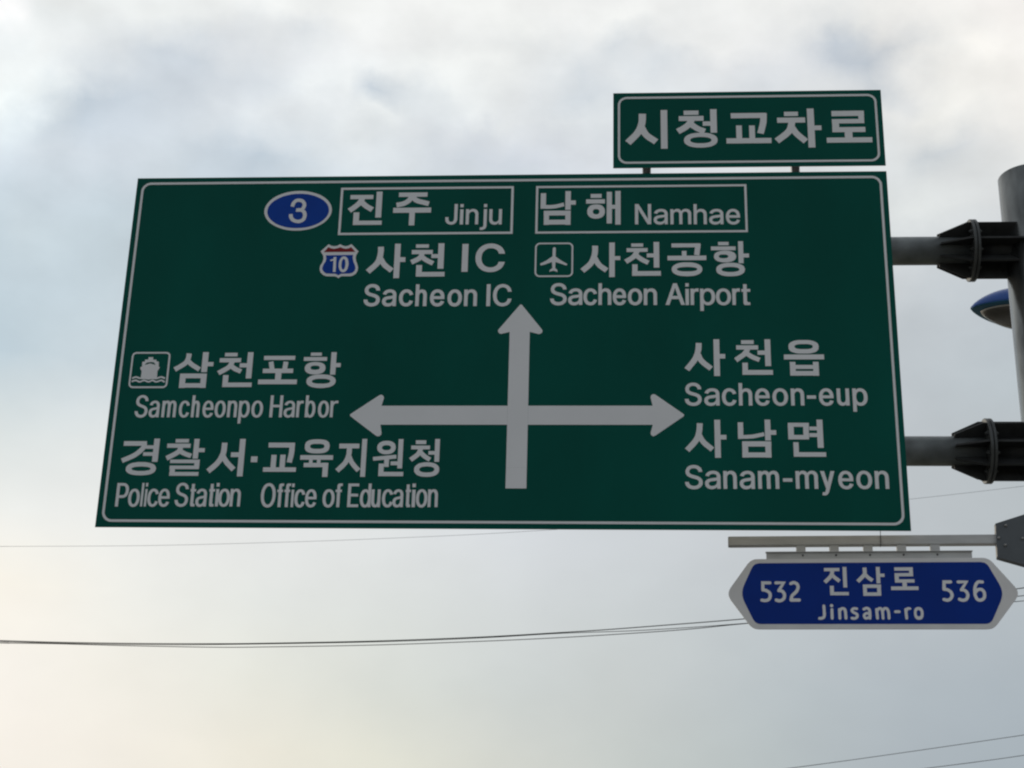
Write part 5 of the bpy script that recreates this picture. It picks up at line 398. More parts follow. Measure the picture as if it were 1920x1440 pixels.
BLUE_ART = json.loads(r'''[["sign_board","grey white hexagonal sign board","greywhite",0,[[[[-1623,-395],[-1632,-379],[-1637,-363],[-1637,-347],[-1632,-330],[-1623,-314],[-1519,-168],[-1509,-157],[-1498,-148],[-1486,-142],[-1473,-138],[-1458,-137],[-123,-137],[-108,-138],[-94,-142],[-82,-148],[-71,-156],[-61,-167],[55,-315],[65,-331],[70,-347],[70,-363],[65,-378],[55,-394],[-61,-543],[-71,-553],[-82,-562],[-94,-568],[-108,-571],[-123,-573],[-1458,-573],[-1473,-571],[-1486,-568],[-1498,-561],[-1509,-553],[-1519,-542]]]],[]],["sign_face","dark blue hexagonal sign face","navy",1,[[[[-1542,-407],[-1550,-385],[-1554,-364],[-1554,-342],[-1550,-320],[-1542,-298],[-1494,-194],[-1487,-183],[-1479,-174],[-1470,-168],[-1458,-165],[-1446,-163],[-133,-163],[-121,-165],[-109,-168],[-100,-174],[-91,-183],[-85,-194],[-34,-299],[-26,-320],[-21,-342],[-21,-364],[-26,-385],[-34,-407],[-85,-512],[-91,-523],[-100,-531],[-109,-537],[-121,-541],[-133,-542],[-1446,-542],[-1458,-541],[-1470,-537],[-1479,-531],[-1487,-522],[-1494,-511]]]],[]],["number_lettering","white number 532 at the left end","white",2,[[[[-1387,-297],[-1420,-297],[-1420,-330],[-1422,-334],[-1424,-338],[-1428,-340],[-1433,-340],[-1437,-338],[-1439,-334],[-1440,-330],[-1439,-277],[-1387,-278],[-1383,-279],[-1380,-281],[-1378,-285],[-1378,-290],[-1380,-294],[-1383,-296]]],
[[[-1428,-320],[-1424,-321],[-1420,-322],[-1416,-323],[-1411,-324],[-1406,-326],[-1402,-328],[-1397,-331],[-1393,-334],[-1388,-337],[-1385,-341],[-1382,-346],[-1379,-351],[-1378,-356],[-1377,-362],[-1377,-367],[-1378,-373],[-1379,-379],[-1381,-385],[-1384,-390],[-1388,-396],[-1393,-400],[-1398,-403],[-1404,-405],[-1409,-406],[-1414,-407],[-1420,-408],[-1425,-407],[-1430,-406],[-1434,-405],[-1438,-405],[-1443,-403],[-1445,-400],[-1447,-396],[-1446,-391],[-1444,-388],[-1440,-386],[-1435,-385],[-1431,-386],[-1426,-387],[-1423,-388],[-1419,-388],[-1416,-388],[-1413,-387],[-1410,-386],[-1406,-385],[-1404,-384],[-1402,-382],[-1401,-380],[-1399,-377],[-1398,-373],[-1397,-369],[-1397,-366],[-1397,-363],[-1397,-360],[-1398,-358],[-1399,-355],[-1400,-353],[-1402,-352],[-1404,-350],[-1407,-348],[-1411,-346],[-1414,-344],[-1417,-343],[-1421,-342],[-1424,-341],[-1428,-341],[-1433,-340],[-1436,-338],[-1439,-334],[-1440,-330],[-1439,-326],[-1436,-322],[-1432,-320]]],
[[[-1351,-278],[-1291,-280],[-1326,-341],[-1329,-344],[-1334,-345],[-1338,-345],[-1342,-343],[-1344,-339],[-1344,-334],[-1343,-330],[-1319,-295],[-1351,-297],[-1355,-296],[-1358,-294],[-1360,-290],[-1360,-285],[-1358,-281],[-1355,-279]]],
[[[-1331,-324],[-1327,-326],[-1322,-327],[-1317,-328],[-1311,-330],[-1306,-334],[-1301,-339],[-1298,-344],[-1295,-349],[-1293,-354],[-1292,-360],[-1292,-365],[-1292,-371],[-1293,-377],[-1294,-382],[-1296,-387],[-1300,-392],[-1303,-396],[-1307,-400],[-1312,-403],[-1316,-406],[-1321,-407],[-1326,-408],[-1330,-409],[-1334,-409],[-1338,-409],[-1342,-408],[-1346,-407],[-1349,-406],[-1352,-405],[-1354,-404],[-1358,-402],[-1360,-398],[-1361,-394],[-1359,-389],[-1356,-386],[-1352,-385],[-1348,-385],[-1345,-386],[-1342,-387],[-1340,-388],[-1338,-389],[-1336,-389],[-1334,-389],[-1331,-389],[-1329,-389],[-1327,-389],[-1325,-388],[-1323,-387],[-1320,-385],[-1317,-382],[-1315,-380],[-1314,-378],[-1313,-375],[-1312,-372],[-1311,-369],[-1311,-366],[-1311,-363],[-1312,-360],[-1313,-357],[-1315,-354],[-1317,-351],[-1319,-349],[-1320,-348],[-1323,-347],[-1327,-346],[-1332,-345],[-1336,-343],[-1340,-341],[-1343,-337],[-1343,-333],[-1342,-329],[-1339,-326],[-1335,-324]]],
[[[-1266,-284],[-1263,-282],[-1260,-281],[-1256,-279],[-1251,-277],[-1245,-276],[-1240,-277],[-1234,-278],[-1229,-281],[-1223,-284],[-1219,-287],[-1215,-292],[-1212,-298],[-1210,-303],[-1209,-309],[-1209,-316],[-1210,-322],[-1212,-328],[-1214,-334],[-1217,-341],[-1221,-347],[-1226,-353],[-1232,-359],[-1238,-364],[-1243,-368],[-1247,-372],[-1249,-376],[-1250,-380],[-1251,-385],[-1252,-390],[-1254,-395],[-1256,-399],[-1259,-402],[-1264,-403],[-1268,-401],[-1271,-399],[-1273,-395],[-1273,-390],[-1271,-385],[-1270,-380],[-1269,-374],[-1267,-368],[-1263,-361],[-1258,-355],[-1252,-349],[-1246,-344],[-1241,-339],[-1237,-335],[-1234,-331],[-1232,-326],[-1230,-322],[-1229,-318],[-1229,-315],[-1229,-311],[-1229,-308],[-1230,-305],[-1232,-303],[-1233,-301],[-1235,-300],[-1237,-298],[-1240,-297],[-1243,-296],[-1246,-296],[-1247,-296],[-1248,-297],[-1251,-298],[-1254,-300],[-1257,-301],[-1261,-302],[-1266,-301],[-1269,-299],[-1271,-295],[-1271,-290],[-1269,-286]]],
[[[-1262,-385],[-1214,-385],[-1210,-386],[-1206,-389],[-1205,-393],[-1205,-397],[-1207,-401],[-1210,-404],[-1214,-405],[-1262,-405],[-1267,-404],[-1270,-401],[-1272,-397],[-1272,-393],[-1270,-389],[-1266,-386]]]],[]],["number_lettering","white number 536 at the right end","white",2,[[[[-317,-296],[-345,-296],[-347,-332],[-349,-336],[-351,-339],[-355,-341],[-360,-340],[-363,-338],[-366,-335],[-367,-330],[-363,-276],[-317,-276],[-312,-277],[-309,-280],[-307,-284],[-307,-288],[-309,-292],[-313,-295]]],
[[[-355,-321],[-351,-322],[-347,-322],[-342,-323],[-337,-324],[-332,-326],[-328,-328],[-323,-331],[-319,-334],[-315,-338],[-311,-342],[-308,-347],[-306,-352],[-304,-357],[-303,-363],[-303,-369],[-304,-374],[-306,-380],[-308,-385],[-311,-390],[-315,-395],[-319,-399],[-323,-402],[-328,-405],[-334,-406],[-339,-408],[-345,-408],[-351,-407],[-355,-405],[-359,-404],[-363,-403],[-367,-401],[-370,-397],[-371,-393],[-369,-389],[-367,-386],[-363,-384],[-358,-384],[-354,-385],[-350,-387],[-346,-388],[-343,-388],[-341,-388],[-339,-388],[-336,-387],[-333,-385],[-331,-384],[-329,-382],[-327,-380],[-325,-377],[-324,-373],[-323,-370],[-323,-367],[-323,-365],[-323,-362],[-324,-359],[-325,-356],[-327,-353],[-329,-351],[-331,-349],[-334,-347],[-337,-345],[-340,-343],[-343,-342],[-346,-342],[-350,-341],[-354,-341],[-358,-340],[-362,-338],[-365,-335],[-367,-331],[-366,-327],[-363,-323],[-360,-321]]],
[[[-271,-277],[-211,-279],[-248,-340],[-251,-343],[-255,-344],[-259,-344],[-263,-342],[-265,-338],[-265,-334],[-264,-330],[-238,-294],[-271,-296],[-275,-295],[-279,-292],[-281,-288],[-281,-284],[-279,-280],[-275,-278]]],
[[[-253,-324],[-249,-325],[-245,-326],[-241,-327],[-236,-329],[-231,-331],[-226,-335],[-222,-339],[-219,-343],[-216,-348],[-214,-353],[-212,-359],[-211,-364],[-211,-369],[-212,-375],[-213,-380],[-215,-384],[-217,-389],[-220,-394],[-223,-398],[-228,-402],[-233,-405],[-238,-406],[-243,-408],[-248,-408],[-254,-408],[-259,-408],[-264,-406],[-268,-405],[-271,-403],[-274,-402],[-278,-399],[-280,-396],[-280,-391],[-279,-387],[-276,-384],[-272,-383],[-267,-384],[-264,-385],[-260,-387],[-257,-388],[-255,-389],[-252,-389],[-250,-389],[-246,-389],[-243,-388],[-241,-387],[-239,-386],[-237,-385],[-236,-383],[-234,-380],[-233,-377],[-232,-374],[-231,-371],[-231,-368],[-231,-365],[-231,-362],[-232,-360],[-233,-357],[-235,-354],[-237,-352],[-239,-349],[-241,-347],[-243,-346],[-246,-345],[-249,-345],[-253,-344],[-257,-343],[-261,-341],[-264,-337],[-265,-333],[-264,-329],[-261,-326],[-257,-324]]],
[[[-132,-297],[-137,-296],[-142,-296],[-146,-295],[-149,-295],[-151,-296],[-153,-297],[-155,-299],[-158,-303],[-161,-307],[-163,-311],[-165,-316],[-166,-321],[-167,-327],[-168,-333],[-169,-339],[-169,-345],[-169,-351],[-169,-357],[-169,-363],[-168,-368],[-167,-373],[-165,-377],[-164,-381],[-162,-384],[-160,-386],[-159,-387],[-157,-388],[-155,-389],[-153,-389],[-151,-389],[-148,-388],[-146,-387],[-143,-386],[-140,-384],[-139,-383],[-137,-381],[-136,-378],[-134,-375],[-133,-371],[-133,-368],[-133,-364],[-133,-360],[-133,-357],[-134,-353],[-135,-351],[-137,-348],[-138,-346],[-140,-344],[-142,-343],[-143,-342],[-145,-342],[-148,-341],[-150,-342],[-153,-342],[-155,-343],[-157,-344],[-159,-346],[-161,-348],[-164,-352],[-167,-355],[-170,-357],[-174,-358],[-178,-356],[-181,-353],[-183,-350],[-183,-345],[-181,-342],[-178,-339],[-175,-336],[-172,-332],[-169,-329],[-164,-326],[-159,-324],[-153,-323],[-148,-322],[-142,-323],[-137,-324],[-132,-326],[-127,-330],[-124,-334],[-121,-338],[-118,-343],[-116,-348],[-115,-353],[-114,-359],[-114,-364],[-114,-370],[-115,-375],[-116,-380],[-118,-386],[-121,-391],[-124,-395],[-128,-399],[-133,-403],[-138,-405],[-143,-407],[-149,-408],[-154,-408],[-159,-408],[-164,-406],[-169,-404],[-174,-400],[-178,-395],[-181,-390],[-183,-384],[-185,-378],[-187,-372],[-188,-365],[-188,-358],[-188,-351],[-188,-344],[-188,-337],[-187,-330],[-186,-323],[-185,-316],[-183,-310],[-180,-303],[-177,-297],[-174,-292],[-169,-286],[-165,-282],[-159,-278],[-152,-276],[-145,-276],[-139,-277],[-135,-278],[-130,-278],[-126,-279],[-123,-282],[-122,-286],[-122,-291],[-125,-294],[-128,-296]]]],[]],["korean_lettering","white Korean lettering 진삼로","white",2,[[[[-1060,-216],[-968,-216],[-968,-196],[-1060,-196]]],
[[[-1001,-209],[-1001,-213],[-1000,-217],[-1000,-222],[-1001,-228],[-1002,-234],[-1004,-239],[-1006,-244],[-1008,-249],[-1012,-254],[-1016,-260],[-1022,-267],[-1029,-273],[-1036,-280],[-1043,-287],[-1050,-294],[-1066,-277],[-1059,-270],[-1052,-263],[-1045,-257],[-1039,-250],[-1034,-245],[-1031,-241],[-1029,-237],[-1027,-234],[-1026,-231],[-1025,-228],[-1024,-225],[-1024,-222],[-1024,-218],[-1024,-214],[-1024,-209]]],
[[[-1006,-229],[-1003,-232],[-1001,-236],[-999,-238],[-996,-241],[-993,-245],[-988,-249],[-982,-254],[-976,-259],[-969,-265],[-963,-270],[-977,-288],[-984,-282],[-990,-277],[-997,-271],[-1003,-266],[-1009,-261],[-1013,-257],[-1017,-253],[-1019,-249],[-1021,-246],[-1024,-243]]],
[[[-949,-318],[-926,-318],[-926,-190],[-949,-190]]],
[[[-1029,-363],[-1006,-363],[-1006,-307],[-1029,-307]]],
[[[-1028,-366],[-918,-366],[-918,-346],[-1028,-346]]],
[[[-807,-194],[-807,-202],[-806,-210],[-806,-218],[-806,-226],[-807,-235],[-810,-241],[-813,-247],[-816,-252],[-820,-255],[-824,-260],[-829,-265],[-835,-271],[-842,-278],[-848,-284],[-854,-290],[-871,-273],[-864,-267],[-858,-261],[-852,-255],[-846,-249],[-841,-244],[-837,-239],[-834,-236],[-832,-234],[-831,-232],[-830,-229],[-829,-224],[-829,-218],[-830,-211],[-830,-203],[-830,-195]]],
[[[-809,-228],[-806,-232],[-804,-235],[-801,-238],[-799,-241],[-795,-245],[-791,-249],[-785,-253],[-779,-258],[-773,-263],[-767,-267],[-781,-285],[-787,-280],[-793,-276],[-800,-271],[-806,-266],[-811,-261],[-815,-257],[-819,-253],[-822,-249],[-824,-246],[-827,-243]]],
[[[-751,-293],[-728,-293],[-728,-191],[-751,-191]]],
[[[-735,-253],[-702,-253],[-702,-233],[-735,-233]]],
[[[-832,-321],[-726,-321],[-726,-300],[-832,-300]]],
[[[-833,-370],[-727,-370],[-727,-349],[-833,-349]]],
[[[-833,-369],[-810,-369],[-810,-301],[-833,-301]]],
[[[-750,-369],[-727,-369],[-727,-301],[-750,-301]]],
[[[-642,-215],[-533,-215],[-533,-194],[-642,-194]]],
[[[-556,-248],[-533,-248],[-533,-195],[-556,-195]]],
[[[-642,-250],[-533,-250],[-533,-230],[-642,-230]]],
[[[-642,-287],[-618,-287],[-618,-231],[-642,-231]]],
[[[-641,-289],[-527,-289],[-527,-269],[-641,-269]]],
[[[-599,-323],[-573,-323],[-573,-280],[-599,-280]]],
[[[-667,-335],[-506,-335],[-506,-313],[-667,-313]]]],[]],["latin_lettering","white Latin lettering Jinsam-ro","white",2,[[[[-1061,-431],[-1060,-438],[-1060,-445],[-1060,-452],[-1060,-459],[-1060,-466],[-1059,-472],[-1059,-479],[-1059,-485],[-1060,-491],[-1061,-497],[-1063,-502],[-1066,-507],[-1069,-510],[-1073,-512],[-1077,-514],[-1081,-516],[-1086,-516],[-1090,-517],[-1093,-517],[-1097,-517],[-1101,-516],[-1104,-514],[-1106,-511],[-1106,-507],[-1105,-503],[-1102,-501],[-1098,-499],[-1094,-499],[-1091,-499],[-1088,-499],[-1085,-498],[-1084,-498],[-1082,-497],[-1080,-496],[-1079,-495],[-1079,-494],[-1078,-492],[-1077,-489],[-1077,-484],[-1077,-479],[-1077,-472],[-1077,-466],[-1077,-460],[-1077,-453],[-1078,-446],[-1078,-439],[-1078,-432],[-1077,-428],[-1075,-425],[-1072,-423],[-1068,-423],[-1064,-425],[-1062,-428]]],
[[[-1014,-454],[-1014,-507],[-1015,-511],[-1018,-514],[-1021,-516],[-1025,-516],[-1028,-514],[-1031,-511],[-1032,-507],[-1031,-453],[-1030,-450],[-1028,-447],[-1024,-445],[-1021,-445],[-1017,-447],[-1015,-450]]],
[[[-1013,-430],[-1014,-426],[-1017,-422],[-1021,-420],[-1026,-420],[-1030,-422],[-1033,-426],[-1034,-430],[-1033,-434],[-1030,-438],[-1026,-440],[-1021,-440],[-1017,-438],[-1014,-434]]],
[[[-969,-453],[-969,-507],[-970,-511],[-972,-514],[-975,-516],[-979,-516],[-983,-514],[-985,-511],[-986,-507],[-987,-454],[-986,-450],[-984,-447],[-980,-445],[-976,-445],[-973,-447],[-970,-450]]],
[[[-984,-457],[-982,-454],[-979,-450],[-976,-447],[-972,-443],[-967,-440],[-962,-439],[-957,-439],[-952,-439],[-947,-442],[-942,-445],[-939,-449],[-937,-454],[-936,-458],[-935,-463],[-934,-469],[-934,-475],[-934,-483],[-933,-491],[-933,-499],[-933,-507],[-934,-511],[-936,-514],[-939,-516],[-943,-516],[-947,-514],[-949,-511],[-950,-508],[-951,-500],[-951,-492],[-951,-484],[-951,-477],[-952,-471],[-953,-466],[-953,-462],[-954,-459],[-954,-458],[-955,-457],[-955,-457],[-957,-456],[-958,-456],[-960,-456],[-961,-456],[-961,-457],[-963,-459],[-965,-461],[-968,-465],[-971,-468],[-974,-471],[-978,-471],[-982,-470],[-985,-468],[-986,-464],[-986,-460]]],
[[[-877,-457],[-881,-457],[-885,-456],[-888,-456],[-890,-456],[-891,-456],[-892,-456],[-893,-457],[-895,-459],[-896,-460],[-896,-460],[-896,-459],[-895,-460],[-894,-461],[-893,-463],[-891,-465],[-889,-466],[-885,-468],[-881,-469],[-876,-472],[-871,-476],[-868,-480],[-866,-485],[-866,-490],[-866,-495],[-867,-500],[-869,-504],[-872,-508],[-876,-511],[-880,-514],[-885,-516],[-890,-517],[-895,-517],[-900,-517],[-903,-516],[-907,-516],[-911,-514],[-913,-512],[-915,-508],[-914,-505],[-912,-501],[-909,-499],[-905,-499],[-901,-499],[-897,-500],[-894,-501],[-891,-501],[-890,-500],[-888,-500],[-887,-498],[-885,-497],[-883,-495],[-883,-494],[-883,-493],[-882,-491],[-883,-489],[-883,-488],[-884,-487],[-885,-486],[-888,-485],[-892,-483],[-897,-481],[-901,-478],[-905,-475],[-908,-472],[-910,-468],[-912,-464],[-913,-458],[-911,-453],[-908,-448],[-905,-445],[-901,-442],[-896,-440],[-891,-439],[-886,-439],[-882,-440],[-878,-440],[-875,-441],[-871,-442],[-869,-445],[-868,-448],[-868,-452],[-870,-455],[-874,-457]]],
[[[-837,-444],[-834,-443],[-830,-441],[-826,-439],[-821,-437],[-816,-437],[-811,-438],[-806,-440],[-801,-443],[-797,-447],[-794,-452],[-792,-458],[-791,-464],[-791,-470],[-791,-475],[-791,-481],[-791,-486],[-791,-492],[-791,-497],[-792,-503],[-792,-508],[-793,-512],[-796,-515],[-799,-516],[-803,-516],[-807,-514],[-809,-511],[-810,-507],[-809,-502],[-809,-496],[-809,-491],[-808,-486],[-808,-481],[-808,-475],[-808,-470],[-809,-465],[-809,-462],[-810,-459],[-811,-458],[-812,-457],[-814,-455],[-816,-455],[-817,-454],[-818,-454],[-820,-455],[-822,-456],[-826,-458],[-830,-460],[-833,-461],[-837,-460],[-840,-457],[-842,-454],[-842,-450],[-840,-446]]],
[[[-805,-487],[-809,-487],[-813,-486],[-816,-486],[-818,-485],[-819,-486],[-821,-487],[-823,-488],[-825,-490],[-826,-492],[-826,-492],[-826,-493],[-825,-495],[-824,-498],[-823,-499],[-823,-499],[-823,-499],[-820,-499],[-817,-497],[-812,-496],[-807,-494],[-804,-494],[-800,-495],[-798,-498],[-796,-501],[-797,-505],[-799,-508],[-802,-510],[-806,-511],[-811,-513],[-816,-515],[-822,-516],[-828,-516],[-834,-512],[-838,-507],[-841,-502],[-842,-496],[-843,-490],[-841,-485],[-838,-480],[-834,-476],[-830,-473],[-825,-470],[-820,-469],[-815,-469],[-810,-469],[-806,-470],[-803,-471],[-799,-472],[-796,-474],[-795,-478],[-796,-482],[-798,-485],[-801,-487]]],
[[[-750,-454],[-748,-507],[-748,-511],[-751,-514],[-754,-516],[-758,-516],[-761,-515],[-764,-512],[-765,-508],[-768,-454],[-767,-451],[-765,-447],[-761,-446],[-757,-445],[-754,-447],[-751,-450]]],
[[[-764,-458],[-761,-455],[-759,-451],[-756,-448],[-753,-444],[-748,-441],[-744,-439],[-739,-439],[-734,-439],[-729,-441],[-725,-445],[-722,-449],[-720,-453],[-718,-458],[-717,-463],[-717,-469],[-716,-476],[-716,-484],[-716,-492],[-716,-500],[-715,-507],[-716,-511],[-718,-514],[-722,-516],[-726,-516],[-729,-514],[-731,-511],[-732,-508],[-732,-500],[-732,-492],[-733,-484],[-733,-477],[-733,-471],[-734,-466],[-735,-462],[-736,-459],[-736,-457],[-737,-456],[-737,-456],[-738,-456],[-739,-456],[-740,-456],[-741,-456],[-742,-457],[-743,-459],[-746,-462],[-748,-465],[-751,-468],[-754,-471],[-758,-471],[-761,-470],[-764,-468],[-766,-465],[-766,-461]]],
[[[-731,-458],[-729,-455],[-726,-451],[-723,-447],[-719,-443],[-715,-440],[-709,-439],[-704,-439],[-699,-440],[-694,-442],[-690,-446],[-687,-451],[-685,-456],[-683,-461],[-682,-467],[-681,-473],[-681,-479],[-680,-486],[-680,-493],[-680,-501],[-680,-507],[-681,-511],[-683,-514],[-687,-516],[-690,-516],[-694,-514],[-696,-511],[-697,-508],[-697,-501],[-697,-494],[-697,-487],[-697,-480],[-698,-475],[-699,-470],[-700,-465],[-701,-461],[-702,-458],[-702,-457],[-703,-456],[-704,-456],[-706,-456],[-707,-456],[-708,-456],[-709,-456],[-710,-458],[-713,-461],[-715,-465],[-718,-468],[-721,-471],[-725,-471],[-728,-470],[-731,-468],[-733,-465],[-733,-461]]],
[[[-648,-459],[-628,-459],[-624,-460],[-621,-462],[-619,-466],[-619,-470],[-621,-473],[-624,-476],[-628,-476],[-648,-476],[-652,-476],[-655,-473],[-657,-470],[-657,-466],[-655,-462],[-652,-460]]],
[[[-580,-454],[-577,-507],[-578,-511],[-580,-514],[-583,-516],[-587,-516],[-591,-515],[-593,-512],[-594,-508],[-597,-455],[-596,-451],[-594,-448],[-591,-446],[-587,-446],[-583,-447],[-581,-450]]],
[[[-594,-463],[-592,-460],[-591,-456],[-589,-452],[-587,-447],[-583,-443],[-578,-441],[-573,-440],[-569,-440],[-566,-441],[-564,-441],[-560,-442],[-558,-444],[-556,-448],[-556,-451],[-558,-454],[-561,-456],[-565,-457],[-568,-457],[-571,-456],[-573,-456],[-573,-456],[-573,-456],[-573,-457],[-575,-459],[-576,-462],[-578,-466],[-579,-470],[-582,-473],[-585,-475],[-588,-475],[-592,-473],[-594,-470],[-595,-467]]],
[[[-485,-478],[-486,-469],[-487,-461],[-489,-455],[-493,-449],[-496,-445],[-501,-442],[-507,-440],[-514,-439],[-520,-440],[-526,-442],[-531,-445],[-535,-449],[-538,-455],[-540,-461],[-541,-469],[-542,-478],[-541,-488],[-540,-495],[-538,-502],[-535,-507],[-531,-512],[-526,-515],[-520,-517],[-514,-517],[-507,-517],[-501,-515],[-496,-512],[-493,-507],[-489,-502],[-487,-495],[-486,-488]],
[[-502,-478],[-502,-472],[-503,-468],[-504,-465],[-506,-462],[-508,-460],[-511,-458],[-514,-458],[-517,-458],[-520,-460],[-522,-462],[-524,-465],[-525,-468],[-526,-472],[-526,-478],[-526,-483],[-525,-487],[-524,-491],[-522,-493],[-520,-495],[-517,-497],[-514,-497],[-511,-497],[-508,-495],[-506,-493],[-504,-491],[-503,-487],[-502,-483]]]],[]]]''')
WIRES = json.loads(r'''{"dark cable":[[-8.96,14,7.106],[-8.47,14,7.094],[-7.66,14,7.078],[-6.45,14,7.07],[-5.25,14,7.077],[-4.46,14,7.092],[-2.88,14,7.139],[-1.31,14,7.213],[-0.14,14,7.291],[0.48,14,7.336],[1.41,14,7.416],[2.56,14,7.52],[4.1,14,7.683],[5.33,14,7.835],[6.48,14,7.998],[6.87,14,8.053]],"b":[[-8.95,14,7.066],[-8.46,14,7.058],[-7.65,14,7.054],[-6.44,14,7.034],[-5.24,14,7.025],[-4.45,14,7.037],[-2.87,14,7.08],[-1.31,14,7.15],[-0.14,14,7.216],[1.02,14,7.298],[1.79,14,7.364],[2.56,14,7.449],[4.1,14,7.589],[5.32,14,7.709],[6.43,14,7.879],[6.86,14,7.934]],"c":[[-8.96,14.0,7.094],[-8.47,14.0,7.078],[-7.49,14.0,7.062],[-6.45,14.0,7.054],[-5.25,14.0,7.064],[-2.88,14.0,7.126],[-1.31,14.0,7.2],[-0.14,14.0,7.279],[0.86,14.0,7.324],[1.79,14.0,7.387],[2.56,14.0,7.453],[4.1,14.0,7.589],[5.32,14.0,7.685],[6.43,14.0,7.805],[6.85,14.0,7.847]],"thin":[[-13.8,25,11.734],[-13.07,25,11.744],[-11.25,25,11.761],[-9.45,25,11.789],[-7.07,25,11.864],[-4.7,25,11.962],[-1.65,25,12.13],[2.31,25,12.441],[6.92,25,12.915],[9.46,25,13.228],[10.26,25,13.322]],"r1":[[2.0,20,6.091],[3.68,20,6.332],[4.8,20,6.496],[6.3,20,6.729],[7.79,20,6.967],[8.53,20,7.088]],"r2":[[3.86,20,6.063],[6.13,20,6.376],[7.11,20,6.514],[7.76,20,6.615],[8.5,20,6.736]]}''')

# ------------------------------------------------------------------ object helpers
def link(name, me, m=None, parent=None):
    o = bpy.data.objects.new(name, me); C.objects.link(o)
    if m: me.materials.append(MT[m])
    if parent: o.parent = parent
    return o
def empty(name, loc, label, cat, group=None):
    o = bpy.data.objects.new(name, None); C.objects.link(o); o.location = loc; o.empty_display_size = .2
    o['label'] = label; o['category'] = cat
    if group: o['group'] = group
    return o
def from_bm(name, bm, m, parent=None, smooth=False):
    bmesh.ops.recalc_face_normals(bm, faces=bm.faces)
    me = bpy.data.meshes.new(name); bm.to_mesh(me); bm.free()
    if smooth:
        for p in me.polygons: p.use_smooth = True
    return link(name, me, m, parent)
def box_bm(bm, x0, x1, y0, y1, z0, z1, bev=0.):
    r = bmesh.ops.create_cube(bm, size=1)
    for v in r['verts']:
        v.co = ((x0 + x1) / 2 + v.co.x * (x1 - x0), (y0 + y1) / 2 + v.co.y * (y1 - y0), (z0 + z1) / 2 + v.co.z * (z1 - z0))
    if bev:
        es = {e for v in r['verts'] for e in v.link_edges}
        bmesh.ops.bevel(bm, geom=list(es), offset=bev, segments=2, affect='EDGES')
def box(name, b, m, parent=None, bev=0.):
    bm = bmesh.new(); box_bm(bm, *b, bev); return from_bm(name, bm, m, parent)
def lathe(bm, prof, axis='Z', origin=(0, 0, 0), seg=48):
    """revolve (radius, height) points round an axis"""
    o = Vector(origin); rings = []
    for r, h in prof:
        ring = []
        for k in range(seg):
            a = 2 * math.pi * k / seg
            p = Vector((r * math.cos(a), r * math.sin(a), h)) if axis == 'Z' else Vector((h, r * math.cos(a), r * math.sin(a)))
            if axis == 'Y': p = Vector((r * math.cos(a), h, r * math.sin(a)))
            ring.append(bm.verts.new(o + p))
        rings.append(ring)
    for a, b in zip(rings, rings[1:]):
        for k in range(seg): bm.faces.new((a[k], a[(k + 1) % seg], b[(k + 1) % seg], b[k]))
    bm.faces.new(rings[0]); bm.faces.new(rings[-1][::-1])
def tube(name, pts, r, m, parent=None, seg=8):
    bm = bmesh.new(); rings = []
    pts = [Vector(p) for p in pts]
    for i, p in enumerate(pts):
        t = (pts[min(i + 1, len(pts) - 1)] - pts[max(i - 1, 0)]).normalized()
        a = t.cross(Vector((0, 0, 1)))
        a = (a if a.length > 1e-3 else Vector((1, 0, 0))).normalized(); b = a.cross(t)
        rings.append([bm.verts.new(p + (a * math.cos(q) + b * math.sin(q)) * r) for q in [2 * math.pi * k / seg for k in range(seg)]])
    for a, b in zip(rings, rings[1:]):
        for k in range(seg): bm.faces.new((a[k], a[(k + 1) % seg], b[(k + 1) % seg], b[k]))
    bm.faces.new(rings[0]); bm.faces.new(rings[-1][::-1])
    return from_bm(name, bm, m, parent, True)

